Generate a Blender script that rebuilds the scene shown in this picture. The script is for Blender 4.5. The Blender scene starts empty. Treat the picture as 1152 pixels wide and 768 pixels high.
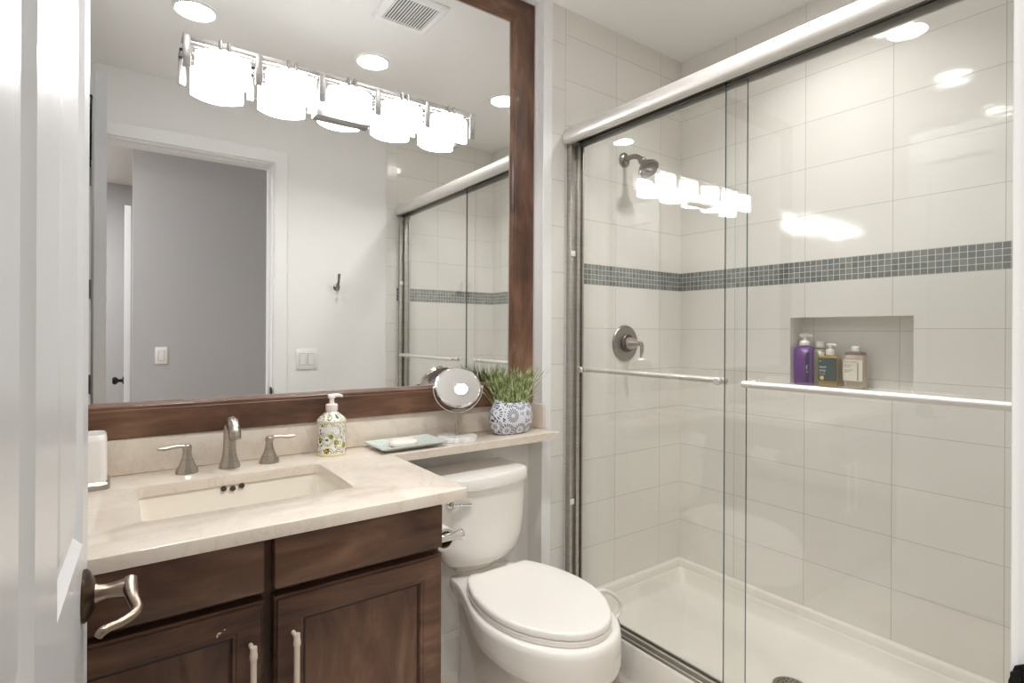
import bpy, bmesh, math, random
from mathutils import Vector, Matrix
random.seed(7)
sc = bpy.context.scene
PI = math.pi

# ------------------------------------------------------------------ camera
YAW, ROLL = 0.63169, 0.00499
cy, sy = math.cos(YAW), math.sin(YAW)
right, fwd, up = Vector((cy, -sy, 0)), Vector((sy, cy, 0)), Vector((0, 0, 1))
r3 = right * math.cos(ROLL) + up * math.sin(ROLL)
u3 = -right * math.sin(ROLL) + up * math.cos(ROLL)
cam = bpy.data.cameras.new('camera')
camo = bpy.data.objects.new('camera', cam)
sc.collection.objects.link(camo)
cam.sensor_width = 36.0
cam.lens = 617.6 / 1152 * 36.0
cam.shift_y = -9.7 / 1152
cam.clip_start = 0.02
M = Matrix.Identity(4)
for i in range(3):
    M[i][0], M[i][1], M[i][2] = r3[i], u3[i], -fwd[i]
M.translation = (0, 0, 1.2)
camo.matrix_world = M
sc.camera = camo

# ------------------------------------------------------------------ world, exposure
w = bpy.data.worlds.new('world'); sc.world = w; w.use_nodes = True
w.node_tree.nodes['Background'].inputs[0].default_value = (1.0, 0.98, 0.96, 1)
w.node_tree.nodes['Background'].inputs[1].default_value = 0.35
vs = sc.view_settings
vs.view_transform = 'Standard'; vs.look = 'None'; vs.gamma = 1.0; vs.use_curve_mapping = False
vs.exposure = 1.76
SHADE_E, DOWN_E, HALL_E = 4.0, 9.0, 42.0
SPOT_W = 1.6
cyc = sc.cycles
cyc.use_denoising = True
cyc.max_bounces = 14; cyc.diffuse_bounces = 7; cyc.glossy_bounces = 7
cyc.transparent_max_bounces = 24; cyc.transmission_bounces = 8
cyc.sample_clamp_indirect = 6.0
cyc.caustics_reflective = False; cyc.caustics_refractive = False

# ------------------------------------------------------------------ materials
def lin(c):
    c = c / 255.0
    return c / 12.92 if c <= 0.04045 else ((c + 0.055) / 1.055) ** 2.4
def rgb(r, g, b): return (lin(r), lin(g), lin(b), 1)
class Mat:
    def __init__(s, name):
        s.m = bpy.data.materials.new(name); s.m.use_nodes = True
        s.t = s.m.node_tree; s.b = s.t.nodes['Principled BSDF']; s.o = s.t.nodes['Material Output']
    def n(s, typ, **kw):
        nd = s.t.nodes.new(typ)
        for k, v in kw.items(): setattr(nd, k, v)
        return nd
    def l(s, a, b): s.t.links.new(a, b)
    def set(s, **kw):
        for k, v in kw.items(): s.b.inputs[k.replace('_', ' ')].default_value = v
        return s
    def ramp(s, fac, stops):
        r = s.n('ShaderNodeValToRGB')
        while len(r.color_ramp.elements) < len(stops): r.color_ramp.elements.new(0.5)
        for e, (p, c) in zip(r.color_ramp.elements, stops): e.position = p; e.color = c
        s.l(fac, r.inputs[0]); return r.outputs[0]
    def noise(s, scale, detail=4, rough=0.5, stretch=None, coord='Object', dist=0.0):
        tc = s.n('ShaderNodeTexCoord'); out = tc.outputs[coord]
        if stretch:
            mp = s.n('ShaderNodeMapping'); mp.inputs['Scale'].default_value = stretch
            s.l(out, mp.inputs[0]); out = mp.outputs[0]
        nz = s.n('ShaderNodeTexNoise'); nz.inputs['Scale'].default_value = scale
        nz.inputs['Detail'].default_value = detail; nz.inputs['Roughness'].default_value = rough
        nz.inputs['Distortion'].default_value = dist
        s.l(out, nz.inputs['Vector']); return nz.outputs['Fac']
    def bump(s, h, strength=0.2, dist=0.002):
        b = s.n('ShaderNodeBump'); b.inputs['Strength'].default_value = strength
        b.inputs['Distance'].default_value = dist
        s.l(h, b.inputs['Height']); s.l(b.outputs[0], s.b.inputs['Normal'])
def plain(name, col, rough=0.5, metal=0.0, bump=None, spec=0.5, coat=0.0):
    m = Mat(name); m.set(Base_Color=col, Roughness=rough, Metallic=metal)
    m.b.inputs['Specular IOR Level'].default_value = spec
    m.b.inputs['Coat Weight'].default_value = coat
    if bump: m.bump(m.noise(bump[0], 3), bump[1], 0.001)
    return m.m

WALL = plain('wall_paint', rgb(239, 238, 236), 0.6, bump=(220, 0.06), spec=0.3)
CEIL = plain('ceiling_paint', rgb(238, 237, 235), 0.8, bump=(160, 0.08), spec=0.2)
TRIM = plain('trim_paint', rgb(240, 240, 240), 0.35, bump=(90, 0.03))
DOORP = plain('door_paint', rgb(226, 227, 229), 0.28, bump=(60, 0.04))
HALLW = plain('hall_paint', rgb(186, 186, 187), 0.75, bump=(200, 0.08), spec=0.2)
PORC = plain('porcelain', rgb(240, 237, 231), 0.07, bump=(6, 0.02))
SEATP = plain('seat_plastic', rgb(240, 236, 230), 0.16, bump=(8, 0.02))
BASIN = plain('basin_porcelain', rgb(236, 230, 219), 0.08, bump=(6, 0.02))
ACRY = plain('acrylic_pan', rgb(233, 229, 221), 0.25, bump=(30, 0.03))
WPLAS = plain('white_plastic', rgb(238, 235, 230), 0.3, bump=(50, 0.02))
OVER = plain('overflow_bronze', rgb(84, 74, 62), 0.4, metal=0.5, bump=(80, 0.05))
DARK = plain('dark_gap', rgb(22, 18, 16), 0.7, bump=(50, 0.05))
BLACK = plain('black_metal', rgb(20, 19, 20), 0.35, metal=0.4, bump=(60, 0.05))
CHROME = plain('chrome', rgb(225, 224, 222), 0.08, metal=1.0, bump=(20, 0.01))
SATIN = plain('satin_aluminium', rgb(222, 219, 215), 0.5, metal=0.75, bump=(40, 0.02))
def brushed(name, c1, c2, rough=0.28, stretch=(1, 1, 60)):
    m = Mat(name); f = m.noise(6, 4, 0.6, stretch)
    m.l(m.ramp(f, [(0.3, c1), (0.7, c2)]), m.b.inputs['Base Color'])
    m.set(Roughness=rough, Metallic=1.0); m.bump(f, 0.04, 0.0005); return m.m
NICKEL = brushed('brushed_nickel', rgb(168, 158, 147), rgb(196, 187, 177))
SHNICK = brushed('shower_nickel', rgb(134, 128, 120), rgb(164, 158, 150), 0.3)
LAMPM = brushed('lamp_steel', rgb(146, 143, 141), rgb(172, 169, 167), 0.38)
TRACKM = brushed('track_metal', rgb(176, 172, 165), rgb(202, 198, 191), 0.45)
BRONZE = brushed('lever_bronze', rgb(120, 106, 94), rgb(168, 152, 138), 0.3)
DBRONZE = brushed('dark_bronze', rgb(70, 56, 48), rgb(92, 76, 64), 0.35)
HINGEM = brushed('hinge_metal', rgb(150, 146, 140), rgb(176, 172, 166), 0.35)
PULLM = plain('pull_metal', rgb(226, 212, 196), 0.42, metal=0.35, bump=(70, 0.05))

# wood: dark stained maple
def wood(name, stretch, base=0.0):
    m = Mat(name)
    f = m.noise(3.2, 6, 0.62, stretch, dist=0.6)
    g = m.noise(2.2, 3, 0.5)
    mx = m.n('ShaderNodeMath', operation='MULTIPLY_ADD'); mx.inputs[1].default_value = 0.5
    m.l(f, mx.inputs[0])
    m2 = m.n('ShaderNodeMath', operation='MULTIPLY'); m2.inputs[1].default_value = 0.5
    m.l(g, m2.inputs[0]); m.l(m2.outputs[0], mx.inputs[2])
    col = m.ramp(mx.outputs[0], [(0.37, rgb(62, 38, 27)), (0.5, rgb(101, 70, 52)), (0.63, rgb(140, 106, 83))])
    m.l(col, m.b.inputs['Base Color']); m.set(Roughness=0.40)
    m.b.inputs['Coat Weight'].default_value = 0.06
    m.bump(f, 0.08, 0.0008); return m.m
WOODX = wood('stained_maple_across', (1.3, 6, 6))
WOODZ = wood('stained_maple_upright', (5, 5, 1.3))
WGAP = plain('wood_shadow_line', rgb(46, 27, 19), 0.5, bump=(60, 0.05))

# quartz top
def stone():
    m = Mat('cream_quartz')
    a = m.noise(5, 8, 0.65, dist=1.4); b = m.noise(26, 6, 0.6)
    v = m.ramp(a, [(0.38, rgb(226, 216, 204)), (0.494, rgb(223, 212, 199)), (0.5, rgb(208, 195, 179)), (0.506, rgb(224, 213, 200)), (0.64, rgb(230, 221, 210))])
    w_ = m.ramp(b, [(0.3, (0.965, 0.96, 0.95, 1)), (0.7, (1, 1, 1, 1))])
    mx = m.n('ShaderNodeMix', data_type='RGBA', blend_type='MULTIPLY'); mx.inputs[0].default_value = 1
    m.l(v, mx.inputs[6]); m.l(w_, mx.inputs[7]); m.l(mx.outputs[2], m.b.inputs['Base Color'])
    m.set(Roughness=0.13); return m.m
STONE = stone()

# tiles laid by UV in metres (vertical joints at multiples of bw, horizontal at multiples of rh)
def tile(name, bw, rh, mortar, c1, c2, grout, rough, spread=0.0, offset=0.0, wave=0.0):
    m = Mat(name)
    uv = m.n('ShaderNodeUVMap'); br = m.n('ShaderNodeTexBrick')
    br.offset = offset; br.offset_frequency = 2; br.squash = 1.0
    for k, v in (('Scale', 1.0), ('Mortar Size', mortar), ('Mortar Smooth', 0.1), ('Bias', 0.0), ('Brick Width', bw), ('Row Height', rh)):
        br.inputs[k].default_value = v
    br.inputs['Color1'].default_value = c1; br.inputs['Color2'].default_value = c2; br.inputs['Mortar'].default_value = grout
    m.l(uv.outputs[0], br.inputs['Vector']); m.l(br.outputs['Color'], m.b.inputs['Base Color'])
    rr = m.n('ShaderNodeMapRange'); rr.inputs[3].default_value = rough; rr.inputs[4].default_value = 0.7
    m.l(br.outputs['Fac'], rr.inputs[0]); m.l(rr.outputs[0], m.b.inputs['Roughness'])
    inv = m.n('ShaderNodeMath', operation='SUBTRACT'); inv.inputs[0].default_value = 1.0
    m.l(br.outputs['Fac'], inv.inputs[1])
    h = inv.outputs[0]
    if wave:
        nz = m.noise(9, 3, 0.45, (.7, .7, 1.8))
        ad = m.n('ShaderNodeMath', operation='MULTIPLY_ADD'); ad.inputs[1].default_value = wave
        m.l(nz, ad.inputs[0]); m.l(h, ad.inputs[2]); h = ad.outputs[0]
    m.bump(h, 0.35, 0.0012)
    return m.m
TC1, TC2, TG = rgb(230, 227, 221), rgb(227, 224, 218), rgb(186, 181, 172)
TILE_V = tile('wall_tile', 0.290, 0.1784, 0.0011, TC1, TC2, TG, 0.075, wave=1.6)
TILE_N = tile('wall_tile_long', 0.295, 0.1784, 0.0011, TC1, TC2, TG, 0.075, wave=1.6)
BULL = tile('edge_tile', 2.0, 0.1788, 0.0011, TC1, TC2, TG, 0.18, wave=0.5)
MOSA = tile('glass_mosaic', 0.0208, 0.0208, 0.0011, rgb(104, 108, 105), rgb(132, 136, 132), rgb(206, 205, 200), 0.12)
FLOORT = tile('floor_tile', 0.61, 0.305, 0.0016, rgb(224, 217, 206), rgb(218, 211, 200), rgb(190, 183, 172), 0.25, offset=0.5)
HALLF = plain('hall_floor_wood', rgb(150, 126, 100), 0.4, bump=(20, 0.1))

def glass_sheet():
    m = Mat('shower_glass'); m.t.nodes.remove(m.b)
    fr = m.n('ShaderNodeFresnel'); ge = m.n('ShaderNodeNewGeometry'); mr = m.n('ShaderNodeMapRange')
    mr.inputs[3].default_value = 1.5; mr.inputs[4].default_value = 1 / 1.5      # the sheet is thin: the same reflectance on both faces
    m.l(ge.outputs['Backfacing'], mr.inputs[0]); m.l(mr.outputs[0], fr.inputs[0])
    tr = m.n('ShaderNodeBsdfTransparent'); tr.inputs[0].default_value = (0.985, 0.99, 0.984, 1)
    gl = m.n('ShaderNodeBsdfGlossy'); gl.inputs['Roughness'].default_value = 0.0; gl.inputs[0].default_value = (1, 1, 1, 1)
    mx = m.n('ShaderNodeMixShader')
    m.l(fr.outputs[0], mx.inputs[0]); m.l(tr.outputs[0], mx.inputs[1]); m.l(gl.outputs[0], mx.inputs[2])
    m.l(mx.outputs[0], m.o.inputs[0]); return m.m
GLASS = glass_sheet()
GEDGE = plain('glass_edge', rgb(66, 78, 72), 0.2, bump=(30, 0.02))
MIRROR = plain('mirror_silver', (0.93, 0.935, 0.93, 1), 0.0, metal=1.0)
def emit(name, col, e):
    m = Mat(name); m.set(Base_Color=(0.9, 0.9, 0.9, 1), Roughness=0.3)
    m.b.inputs['Emission Color'].default_value = col; m.b.inputs['Emission Strength'].default_value = e
    return m.m
SHADE = emit('lit_opal_glass', (1.0, 0.995, 0.985, 1), SHADE_E)
DOWN = emit('lit_lens', (1.0, 0.982, 0.958, 1), DOWN_E)
HALLL = emit('hall_fill_lens', (1.0, 0.97, 0.95, 1), HALL_E)

# ------------------------------------------------------------------ mesh helpers
COL = sc.collection
def wloc(o):
    v = Vector((0, 0, 0))
    while o: v += o.location; o = o.parent
    return v
def new(name, bm, mats, parent=None, smooth=True, angle=35, origin=None):
    """links the bmesh (world coordinates) as one mesh object under parent"""
    if not isinstance(mats, (list, tuple)): mats = [mats]
    bmesh.ops.recalc_face_normals(bm, faces=bm.faces)
    if smooth:
        for f in bm.faces: f.smooth = True
        a = math.radians(angle)
        for e in bm.edges:
            if len(e.link_faces) == 2: e.smooth = e.calc_face_angle(0) < a
    if parent is not None: off = wloc(parent)
    else:
        if origin is None:
            xs = [v.co for v in bm.verts]
            origin = Vector(((min(c.x for c in xs) + max(c.x for c in xs)) / 2, (min(c.y for c in xs) + max(c.y for c in xs)) / 2, min(c.z for c in xs)))
        off = Vector(origin)
    if parent is None or True:
        bmesh.ops.translate(bm, vec=-off if parent is None else -off, verts=bm.verts)
    me = bpy.data.meshes.new(name); bm.to_mesh(me); bm.free()
    for m in mats: me.materials.append(m)
    o = bpy.data.objects.new(name, me); COL.objects.link(o)
    if parent is not None: o.parent = parent
    else: o.location = off
    return o
def tag(o, label, cat, group=None):
    o['label'] = label; o['category'] = cat
    if group: o['group'] = group
    return o
def thing(name, label, cat, loc, group=None):
    o = bpy.data.objects.new(name, None); o.location = loc; o.empty_display_size = 0.05
    COL.objects.link(o); return tag(o, label, cat, group)
def struct(o):
    o['kind'] = 'structure'; return o
def B(): return bmesh.new()
def box(bm, x0, x1, y0, y1, z0, z1, bev=0.0, seg=2, mi=0):
    vs_ = [bm.verts.new(p) for p in ((x0,y0,z0),(x1,y0,z0),(x1,y1,z0),(x0,y1,z0),(x0,y0,z1),(x1,y0,z1),(x1,y1,z1),(x0,y1,z1))]
    fs = [bm.faces.new([vs_[i] for i in q]) for q in ((0,3,2,1),(4,5,6,7),(0,1,5,4),(1,2,6,5),(2,3,7,6),(3,0,4,7))]
    for f in fs: f.material_index = mi
    if bev > 0:
        es = list({e for f in fs for e in f.edges})
        r = bmesh.ops.bevel(bm, geom=es, offset=bev, segments=seg, profile=0.5, affect='EDGES')
        for f in r['faces']: f.material_index = mi
    return vs_
def ring(bm, pts): return [bm.verts.new(p) for p in pts]
def bridge(bm, a, b, closed=True, mi=0):
    n = len(a)
    for i in range(n if closed else n - 1):
        j = (i + 1) % n
        f = bm.faces.new((a[i], a[j], b[j], b[i])); f.material_index = mi
def loft(bm, rings, cap0=True, cap1=True, mi=0):
    rs = [ring(bm, r) for r in rings]
    for a, b in zip(rs, rs[1:]): bridge(bm, a, b, mi=mi)
    if cap0: bm.faces.new(rs[0][::-1]).material_index = mi
    if cap1: bm.faces.new(rs[-1]).material_index = mi
    return rs
def frame_for(d):
    d = d.normalized(); a = Vector((0, 0, 1)) if abs(d.z) < 0.9 else Vector((1, 0, 0))
    u = d.cross(a).normalized(); return u, d.cross(u).normalized()
def lathe(bm, prof, c=(0, 0, 0), axis=(0, 0, 1), seg=32, cap0=True, cap1=True, mi=0, sx=1.0, sy_=1.0):
    d = Vector(axis).normalized()
    u, v = (Vector((1, 0, 0)), Vector((0, 1, 0))) if abs(d.z) > 0.999 else frame_for(d)
    c = Vector(c)
    rings = [[c + d * z + (u * math.cos(2*PI*k/seg) * sx + v * math.sin(2*PI*k/seg) * sy_) * r for k in range(seg)] for r, z in prof]
    return loft(bm, rings, cap0, cap1, mi)
def tube(bm, pts, rad, seg=12, flat=1.0, mi=0, closed=False):
    pts = [Vector(p) for p in pts]; n = len(pts)
    if not isinstance(rad, (list, tuple)): rad = [rad] * n
    rings, pu = [], None
    for i in range(n):
        if closed: t = (pts[(i+1) % n] - pts[i-1]).normalized()
        else: t = (pts[min(i+1, n-1)] - pts[max(i-1, 0)]).normalized()
        if pu is None: u, v = frame_for(t)
        else:
            u = (pu - t * pu.dot(t)).normalized(); v = t.cross(u)
        pu = u
        rings.append([pts[i] + u * math.cos(2*PI*k/seg) * rad[i] + v * math.sin(2*PI*k/seg) * rad[i] * flat for k in range(seg)])
    rs = loft(bm, rings, not closed, not closed, mi)
    if closed: bridge(bm, rs[-1], rs[0], mi=mi)
def spline(pts, n=8):
    pts = [Vector(p) for p in pts]; out = []
    for i in range(len(pts) - 1):
        p0, p1, p2, p3 = pts[max(i-1, 0)], pts[i], pts[i+1], pts[min(i+2, len(pts)-1)]
        for k in range(n):
            t = k / n
            out.append(0.5 * ((2*p1) + (p2-p0)*t + (2*p0-5*p1+4*p2-p3)*t*t + (3*p1-p0-3*p2+p3)*t**3))
    out.append(pts[-1]); return out
def interp(vals, n=8):
    out = []
    for a, b in zip(vals, vals[1:]):
        out += [a + (b - a) * k / n for k in range(n)]
    return out + [vals[-1]]
def rrect(cx, cy_, hx, hy, r, z, n=6):
    pts = []
    for (sx, s2, a0) in ((1, 1, 0), (-1, 1, 90), (-1, -1, 180), (1, -1, 270)):
        for k in range(n + 1):
            a = math.radians(a0 + 90 * k / n)
            pts.append(Vector((cx + sx * (hx - r) + r * math.cos(a), cy_ + s2 * (hy - r) + r * math.sin(a), z)))
    return pts
def prism(bm, outline, axis, a, b, bev=0.0, mi=0):
    """outline: 2-D points; axis 'x','y','z' extruded from a to b"""
    def p3(p, t): return {'x': (t, p[0], p[1]), 'y': (p[0], t, p[1]), 'z': (p[0], p[1], t)}[axis]
    return loft(bm, [[p3(p, a) for p in outline], [p3(p, b) for p in outline]], mi=mi)

# ------------------------------------------------------------------ setting dimensions
Dv = 1.62                    # shower (valve) wall
Dm = 1.708                   # mirror wall
XS = 1.331                   # side of the recess beside the toilet
XN = 2.1668                  # niche wall
XL = -0.40                   # left wall
YW = 0.128                   # door wall, bathroom face
YH = 0.008                   # door wall, hall face
ZC = 2.475
JL, JR, DH = -0.115, 0.704, 2.134   # door opening

def uvquad(bm, pts, uvs, mi):
    uvl = bm.loops.layers.uv.verify()
    f = bm.faces.new([bm.verts.new(p) for p in pts]); f.material_index = mi
    for lp, uv in zip(f.loops, uvs): lp[uvl].uv = uv
    return f
def uv_all(bm, fn):
    uvl = bm.loops.layers.uv.verify()
    for f in bm.faces:
        for lp in f.loops: lp[uvl].uv = fn(lp.vert.co, f)

# floor (bath) and hall floor
bm = B(); box(bm, XL - .1, 1.50, YH, Dm + .1, -0.06, 0.0); bm.normal_update()
uv_all(bm, lambda c, f: (c.y + 0.10, c.x + 0.07))
struct(new('floor', bm, FLOORT, smooth=False))
bm = B(); box(bm, -2.2, 3.0, -3.0, YH, -0.06, -0.002); struct(new('floor_hall', bm, HALLF, smooth=False))
bm = B(); box(bm, XL - .1, XN + .2, YH, Dm + .1, ZC, ZC + 0.08)
struct(new('ceiling', bm, CEIL, smooth=False))
bm = B(); box(bm, -2.2, 3.0, -3.0, YH, ZC + .001, ZC + 0.08); struct(new('ceiling_hall', bm, CEIL, smooth=False))
bm = B(); box(bm, XL - .1, XL, YH, Dm + .1, 0, ZC); struct(new('wall_left', bm, WALL, smooth=False))
bm = B(); box(bm, XL, XS, Dm, Dm + .1, 0, ZC); struct(new('wall_back', bm, WALL, smooth=False))

# shower wall with the valve: painted end, bullnose column, tile rows and mosaic band
Z0, ZB0, ZB1 = 0.10, 1.399, 1.482
bm = B(); box(bm, XS, XN + .2, Dv + .006, Dm + .1, 0, ZC)
bm.faces.ensure_lookup_table()
uvl = bm.loops.layers.uv.verify()
XB0, XB1 = 1.372, 1.439
def tile_wall(bm, P, ua, ub, zs, fu, mi, mm, uo):
    """rows of tile below, mosaic band, rows of tile above; P(u,z) gives the point"""
    for z0, z1, kind in zs:
        if z1 - z0 < 1e-5: continue
        if kind == 'm': off, m_ = ZB0, mm
        elif kind == 'lo': off, m_ = ZB0, mi
        else: off, m_ = ZB1, mi
        uvquad(bm, [P(ua, z0), P(ub, z0), P(ub, z1), P(ua, z1)],
               [(fu(ua), z0 - off), (fu(ub), z0 - off), (fu(ub), z1 - off), (fu(ua), z1 - off)], m_)
ROWS = [(Z0, ZB0, 'lo'), (ZB0, ZB1, 'm'), (ZB1, ZC, 'hi')]
PV = lambda x, z: (x, Dv, z)
tile_wall(bm, PV, 1.462, XN, ROWS, lambda x: x - XB1, 1, 2, 0)
tile_wall(bm, PV, XB1, 1.462, [(Z0, ZB0, 'lo'), (ZB0, ZC, 'hi')], lambda x: x - XB1, 1, 2, 0)
uvquad(bm, [(XB0, Dv, Z0 - .1), (XB1, Dv, Z0 - .1), (XB1, Dv, ZC), (XB0, Dv, ZC)], [(0.01, Z0 - .1 - .364), (0.077, Z0 - .1 - .364), (0.077, ZC - .364), (0.01, ZC - .364)], 3)
uvquad(bm, [(XB0, Dv + .006, Z0 - .1), (XB0, Dv, Z0 - .1), (XB0, Dv, ZC), (XB0, Dv + .006, ZC)], [(0.01, Z0 - .1 - .364), (0.012, Z0 - .1 - .364), (0.012, ZC - .364), (0.01, ZC - .364)], 3)
struct(new('wall_shower', bm, [WALL, TILE_V, MOSA, BULL], smooth=False))
bm = B(); box(bm, XB1 - .0009, XB1 + .0009, Dv - .0004, Dv + .003, 0.1, ZC)
struct(new('trim_4', bm, plain('grout_line', TG, 0.8, bump=(90, 0.1)), smooth=False))

# niche wall
NY0, NY1, NZ0, NZ1, ND = 0.688, 1.101, 1.003, 1.265, 0.095
bm = B(); PN = lambda y, z: (XN, y, z); fn = lambda y: 1.045 - y
YE = YW + .004
tile_wall(bm, PN, Dv, NY1, ROWS, fn, 0, 1, 0)
tile_wall(bm, PN, NY0, YE, ROWS, fn, 0, 1, 0)
tile_wall(bm, PN, NY1, NY0, [(Z0, NZ0, 'lo'), (NZ1, ZB0, 'lo'), (ZB0, ZB1, 'm'), (ZB1, ZC, 'hi')], fn, 0, 1, 0)
XB = XN + ND
uvquad(bm, [(XB, NY1, NZ0), (XB, NY0, NZ0), (XB, NY0, NZ1), (XB, NY1, NZ1)], [(.760 - y, z - 1.035) for y, z in ((NY1, NZ0), (NY0, NZ0), (NY0, NZ1), (NY1, NZ1))], 0)
for a, b, c, d in (((XN, NY1, NZ0), (XB, NY1, NZ0), (XB, NY1, NZ1), (XN, NY1, NZ1)), ((XN, NY0, NZ0), (XB, NY0, NZ0), (XB, NY0, NZ1), (XN, NY0, NZ1)),
                   ((XN, NY1, NZ0), (XB, NY1, NZ0), (XB, NY0, NZ0), (XN, NY0, NZ0)), ((XN, NY1, NZ1), (XB, NY1, NZ1), (XB, NY0, NZ1), (XN, NY0, NZ1))):
    uvquad(bm, [a, b, c, d], [(0.02, 0.02), (0.1, 0.02), (0.1, 0.15), (0.02, 0.15)], 0)
# solid back of the wall
box(bm, XB + .001, XB + .05, YH, Dm + .1, 0, ZC)
struct(new('wall_right', bm, [TILE_N, MOSA], smooth=False))

# door wall: painted part with the opening, tiled shower part
bm = B()
box(bm, XL, JL, YH, YW, 0, ZC); box(bm, JL, JR, YH, YW, DH, ZC); box(bm, JR, XN + .2, YH, YW, 0, ZC)
PF = lambda x, z: (x, YW + .004, z)
tile_wall(bm, PF, XB1, XN, ROWS, lambda x: x - XB1, 1, 2, 0)
uvquad(bm, [(XB0, YW + .004, 0), (XB1, YW + .004, 0), (XB1, YW + .004, ZC), (XB0, YW + .004, ZC)], [(0.01, -.364), (0.077, -.364), (0.077, ZC - .364), (0.01, ZC - .364)], 3)
struct(new('wall_front', bm, [WALL, TILE_V, MOSA, BULL], smooth=False))

# hall beyond the doorway
bm = B(); box(bm, 0.073, 3.0, -1.12, -1.0, 0, ZC); struct(new('wall_hall', bm, HALLW, smooth=False))
bm = B(); box(bm, -2.2, 3.0, -2.60, -2.48, 0, ZC); struct(new('wall_hall_end', bm, HALLW, smooth=False))
bm = B(); box(bm, -2.3, -2.2, -3.0, YH, 0, ZC); struct(new('wall_hall_left', bm, HALLW, smooth=False))
bm = B(); box(bm, -2.2, XL, YH, YH + .1, 0, ZC); struct(new('wall_hall_near', bm, HALLW, smooth=False))
# hall door standing open, edge on
bm = B(); box(bm, 0.028, 0.066, -1.95, -1.14, 0.012, 2.05, 0.002)
d2 = struct(new('door_2', bm, DOORP, smooth=False))
bm = B(); lathe(bm, [(0.026, 0), (0.026, .006), (0.011, .01), (0.011, .03), (0.024, .04), (0.028, .052), (0.02, .064), (0.0, .067)][:-1], (0.028, -1.22, 0.86), (-1, 0, 0), 20)
new('door_knob', bm, BLACK, d2)

# casings and jamb
def casing(name, y0, sgn):
    bm = B(); W_ = 0.075
    prof = [(0.006, 0), (0.006, .0155), (0.008, .0165), (0.012, .0150), (0.030, .0165), (0.058, .018), (0.070, .018), (0.075, .013), (0.075, 0)]
    path = [(JR, 0.0), (JR, DH), (JL, DH), (JL, 0.0)]
    def pt(k, o, h):
        x, z = path[k]
        dx = o if k in (0, 1) else -o
        dz = o if k in (1, 2) else 0
        return (x + dx, y0 + sgn * h, z + dz)
    rs = [ring(bm, [pt(k, o, h) for o, h in prof]) for k in range(4)]
    for a, b in zip(rs, rs[1:]): bridge(bm, a, b)
    bm.faces.new(rs[0]); bm.faces.new(rs[-1][::-1])
    return struct(new(name, bm, TRIM, angle=25))
casing('trim_1', YW, 1)
casing('trim_2', YH, -1)
bm = B()   # jamb lining with door stop
for x0, x1 in ((JL, JL + .003), (JR - .003, JR)): box(bm, x0, x1, YH, YW, 0, DH)
box(bm, JL, JR, YH, YW, DH - .003, DH)
box(bm, JL + .003, JL + .014, YH + .02, YW - .045, 0, DH - .003); box(bm, JR - .014, JR - .003, YH + .02, YW - .045, 0, DH - .003)
box(bm, JL + .014, JR - .014, YH + .02, YW - .045, DH - .014, DH - .003)
jamb = struct(new('trim_3', bm, TRIM, smooth=False))
bm = B()
pts = []
prism(bm, [(p[0], p[1]) for p in [(YW - .04, .785), (YW + .004, .785), (YW + .011, .790), (YW + .0155, .805), (YW + .0155, .868), (YW + .011, .884), (YW + .004, .889), (YW - .04, .889)]], 'x', JR - .0050, JR - .0030)
prism(bm, [(p[0], p[1]) for p in [(YW + .006, .790), (YW + .0135, .796), (YW + .0135, .878), (YW + .006, .884)]], 'x', JR - .0085, JR - .005)
new('strike_plate', bm, BLACK, jamb)
# white corner bead beside the tile column; baseboards
bm = B(); box(bm, XS - .003, XB0, Dv - .002, Dv + .006, 0, ZC, 0.0015); struct(new('trim_5', bm, TRIM, smooth=False))
def baseboard(name, outline_x0, x1, y, z=0.135):
    bm = B()
    prism(bm, [(y, 0), (y - .014, 0), (y - .014, z - .02), (y - .009, z - .008), (y - .006, z), (y, z)], 'x', outline_x0, x1)
    return struct(new(name, bm, TRIM, angle=20))
baseboard('baseboard_back', 0.64, XS, Dm)
bm = B(); prism(bm, [(XS, 0), (XS - .014, 0), (XS - .014, .115), (XS - .006, .135), (XS, .135)], 'y', Dv, Dm - .0141); struct(new('baseboard_right', bm, TRIM, angle=20))
bm = B(); prism(bm, [(XS - .003, 0), (XS - .003, .135), (1.44, .135), (1.44, 0)], 'y', Dv - .008, Dv - .0021)
bm.free()

# ------------------------------------------------------------------ door with lever
sl = 0.05; da = math.atan(sl)
def dpt(s, t, z):      # s along the door from the hinge, t through the thickness (0 = hall face), z
    o = Vector((-0.066, 0.133, 0)); d = Vector((math.sin(da), math.cos(da), 0)); nrm = Vector((math.cos(da), -math.sin(da), 0))
    return o + d * s - nrm * t + Vector((0, 0, z))
DW, DT, DZ0, DZ1 = 0.832, 0.035, 0.012, 2.122
panels = [(s0, s1, z0, z1) for s0, s1 in ((0.115, 0.415), (0.535, 0.765)) for z0, z1 in ((0.22, 0.74), (0.925, 1.98))]
bm = B()
def door_face(t, sg):
    ss = sorted({0, DW} | {v for p in panels for v in p[:2]}); zz = sorted({DZ0, DZ1} | {v for p in panels for v in p[2:]})
    for a, b in zip(ss, ss[1:]):
        for c, d in zip(zz, zz[1:]):
            if any(p[0] <= a and b <= p[1] and p[2] <= c and d <= p[3] for p in panels): continue
            bm.faces.new([bm.verts.new(dpt(s, t, z)) for s, z in ((a, c), (b, c), (b, d), (a, d))])
    for s0, s1, z0, z1 in panels:
        prev = None
        for ins, dep in ((0, 0), (0.004, 0.003), (0.014, 0.0085), (0.020, 0.0085), (0.042, 0.003), (0.05, 0.0026)):
            r = ring(bm, [dpt(s, t + sg * dep, z) for s, z in ((s0 + ins, z0 + ins), (s1 - ins, z0 + ins), (s1 - ins, z1 - ins), (s0 + ins, z1 - ins))])
            if prev: bridge(bm, prev, r)
            prev = r
        bm.faces.new(prev)
door_face(0, 1); door_face(DT, -1)
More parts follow.
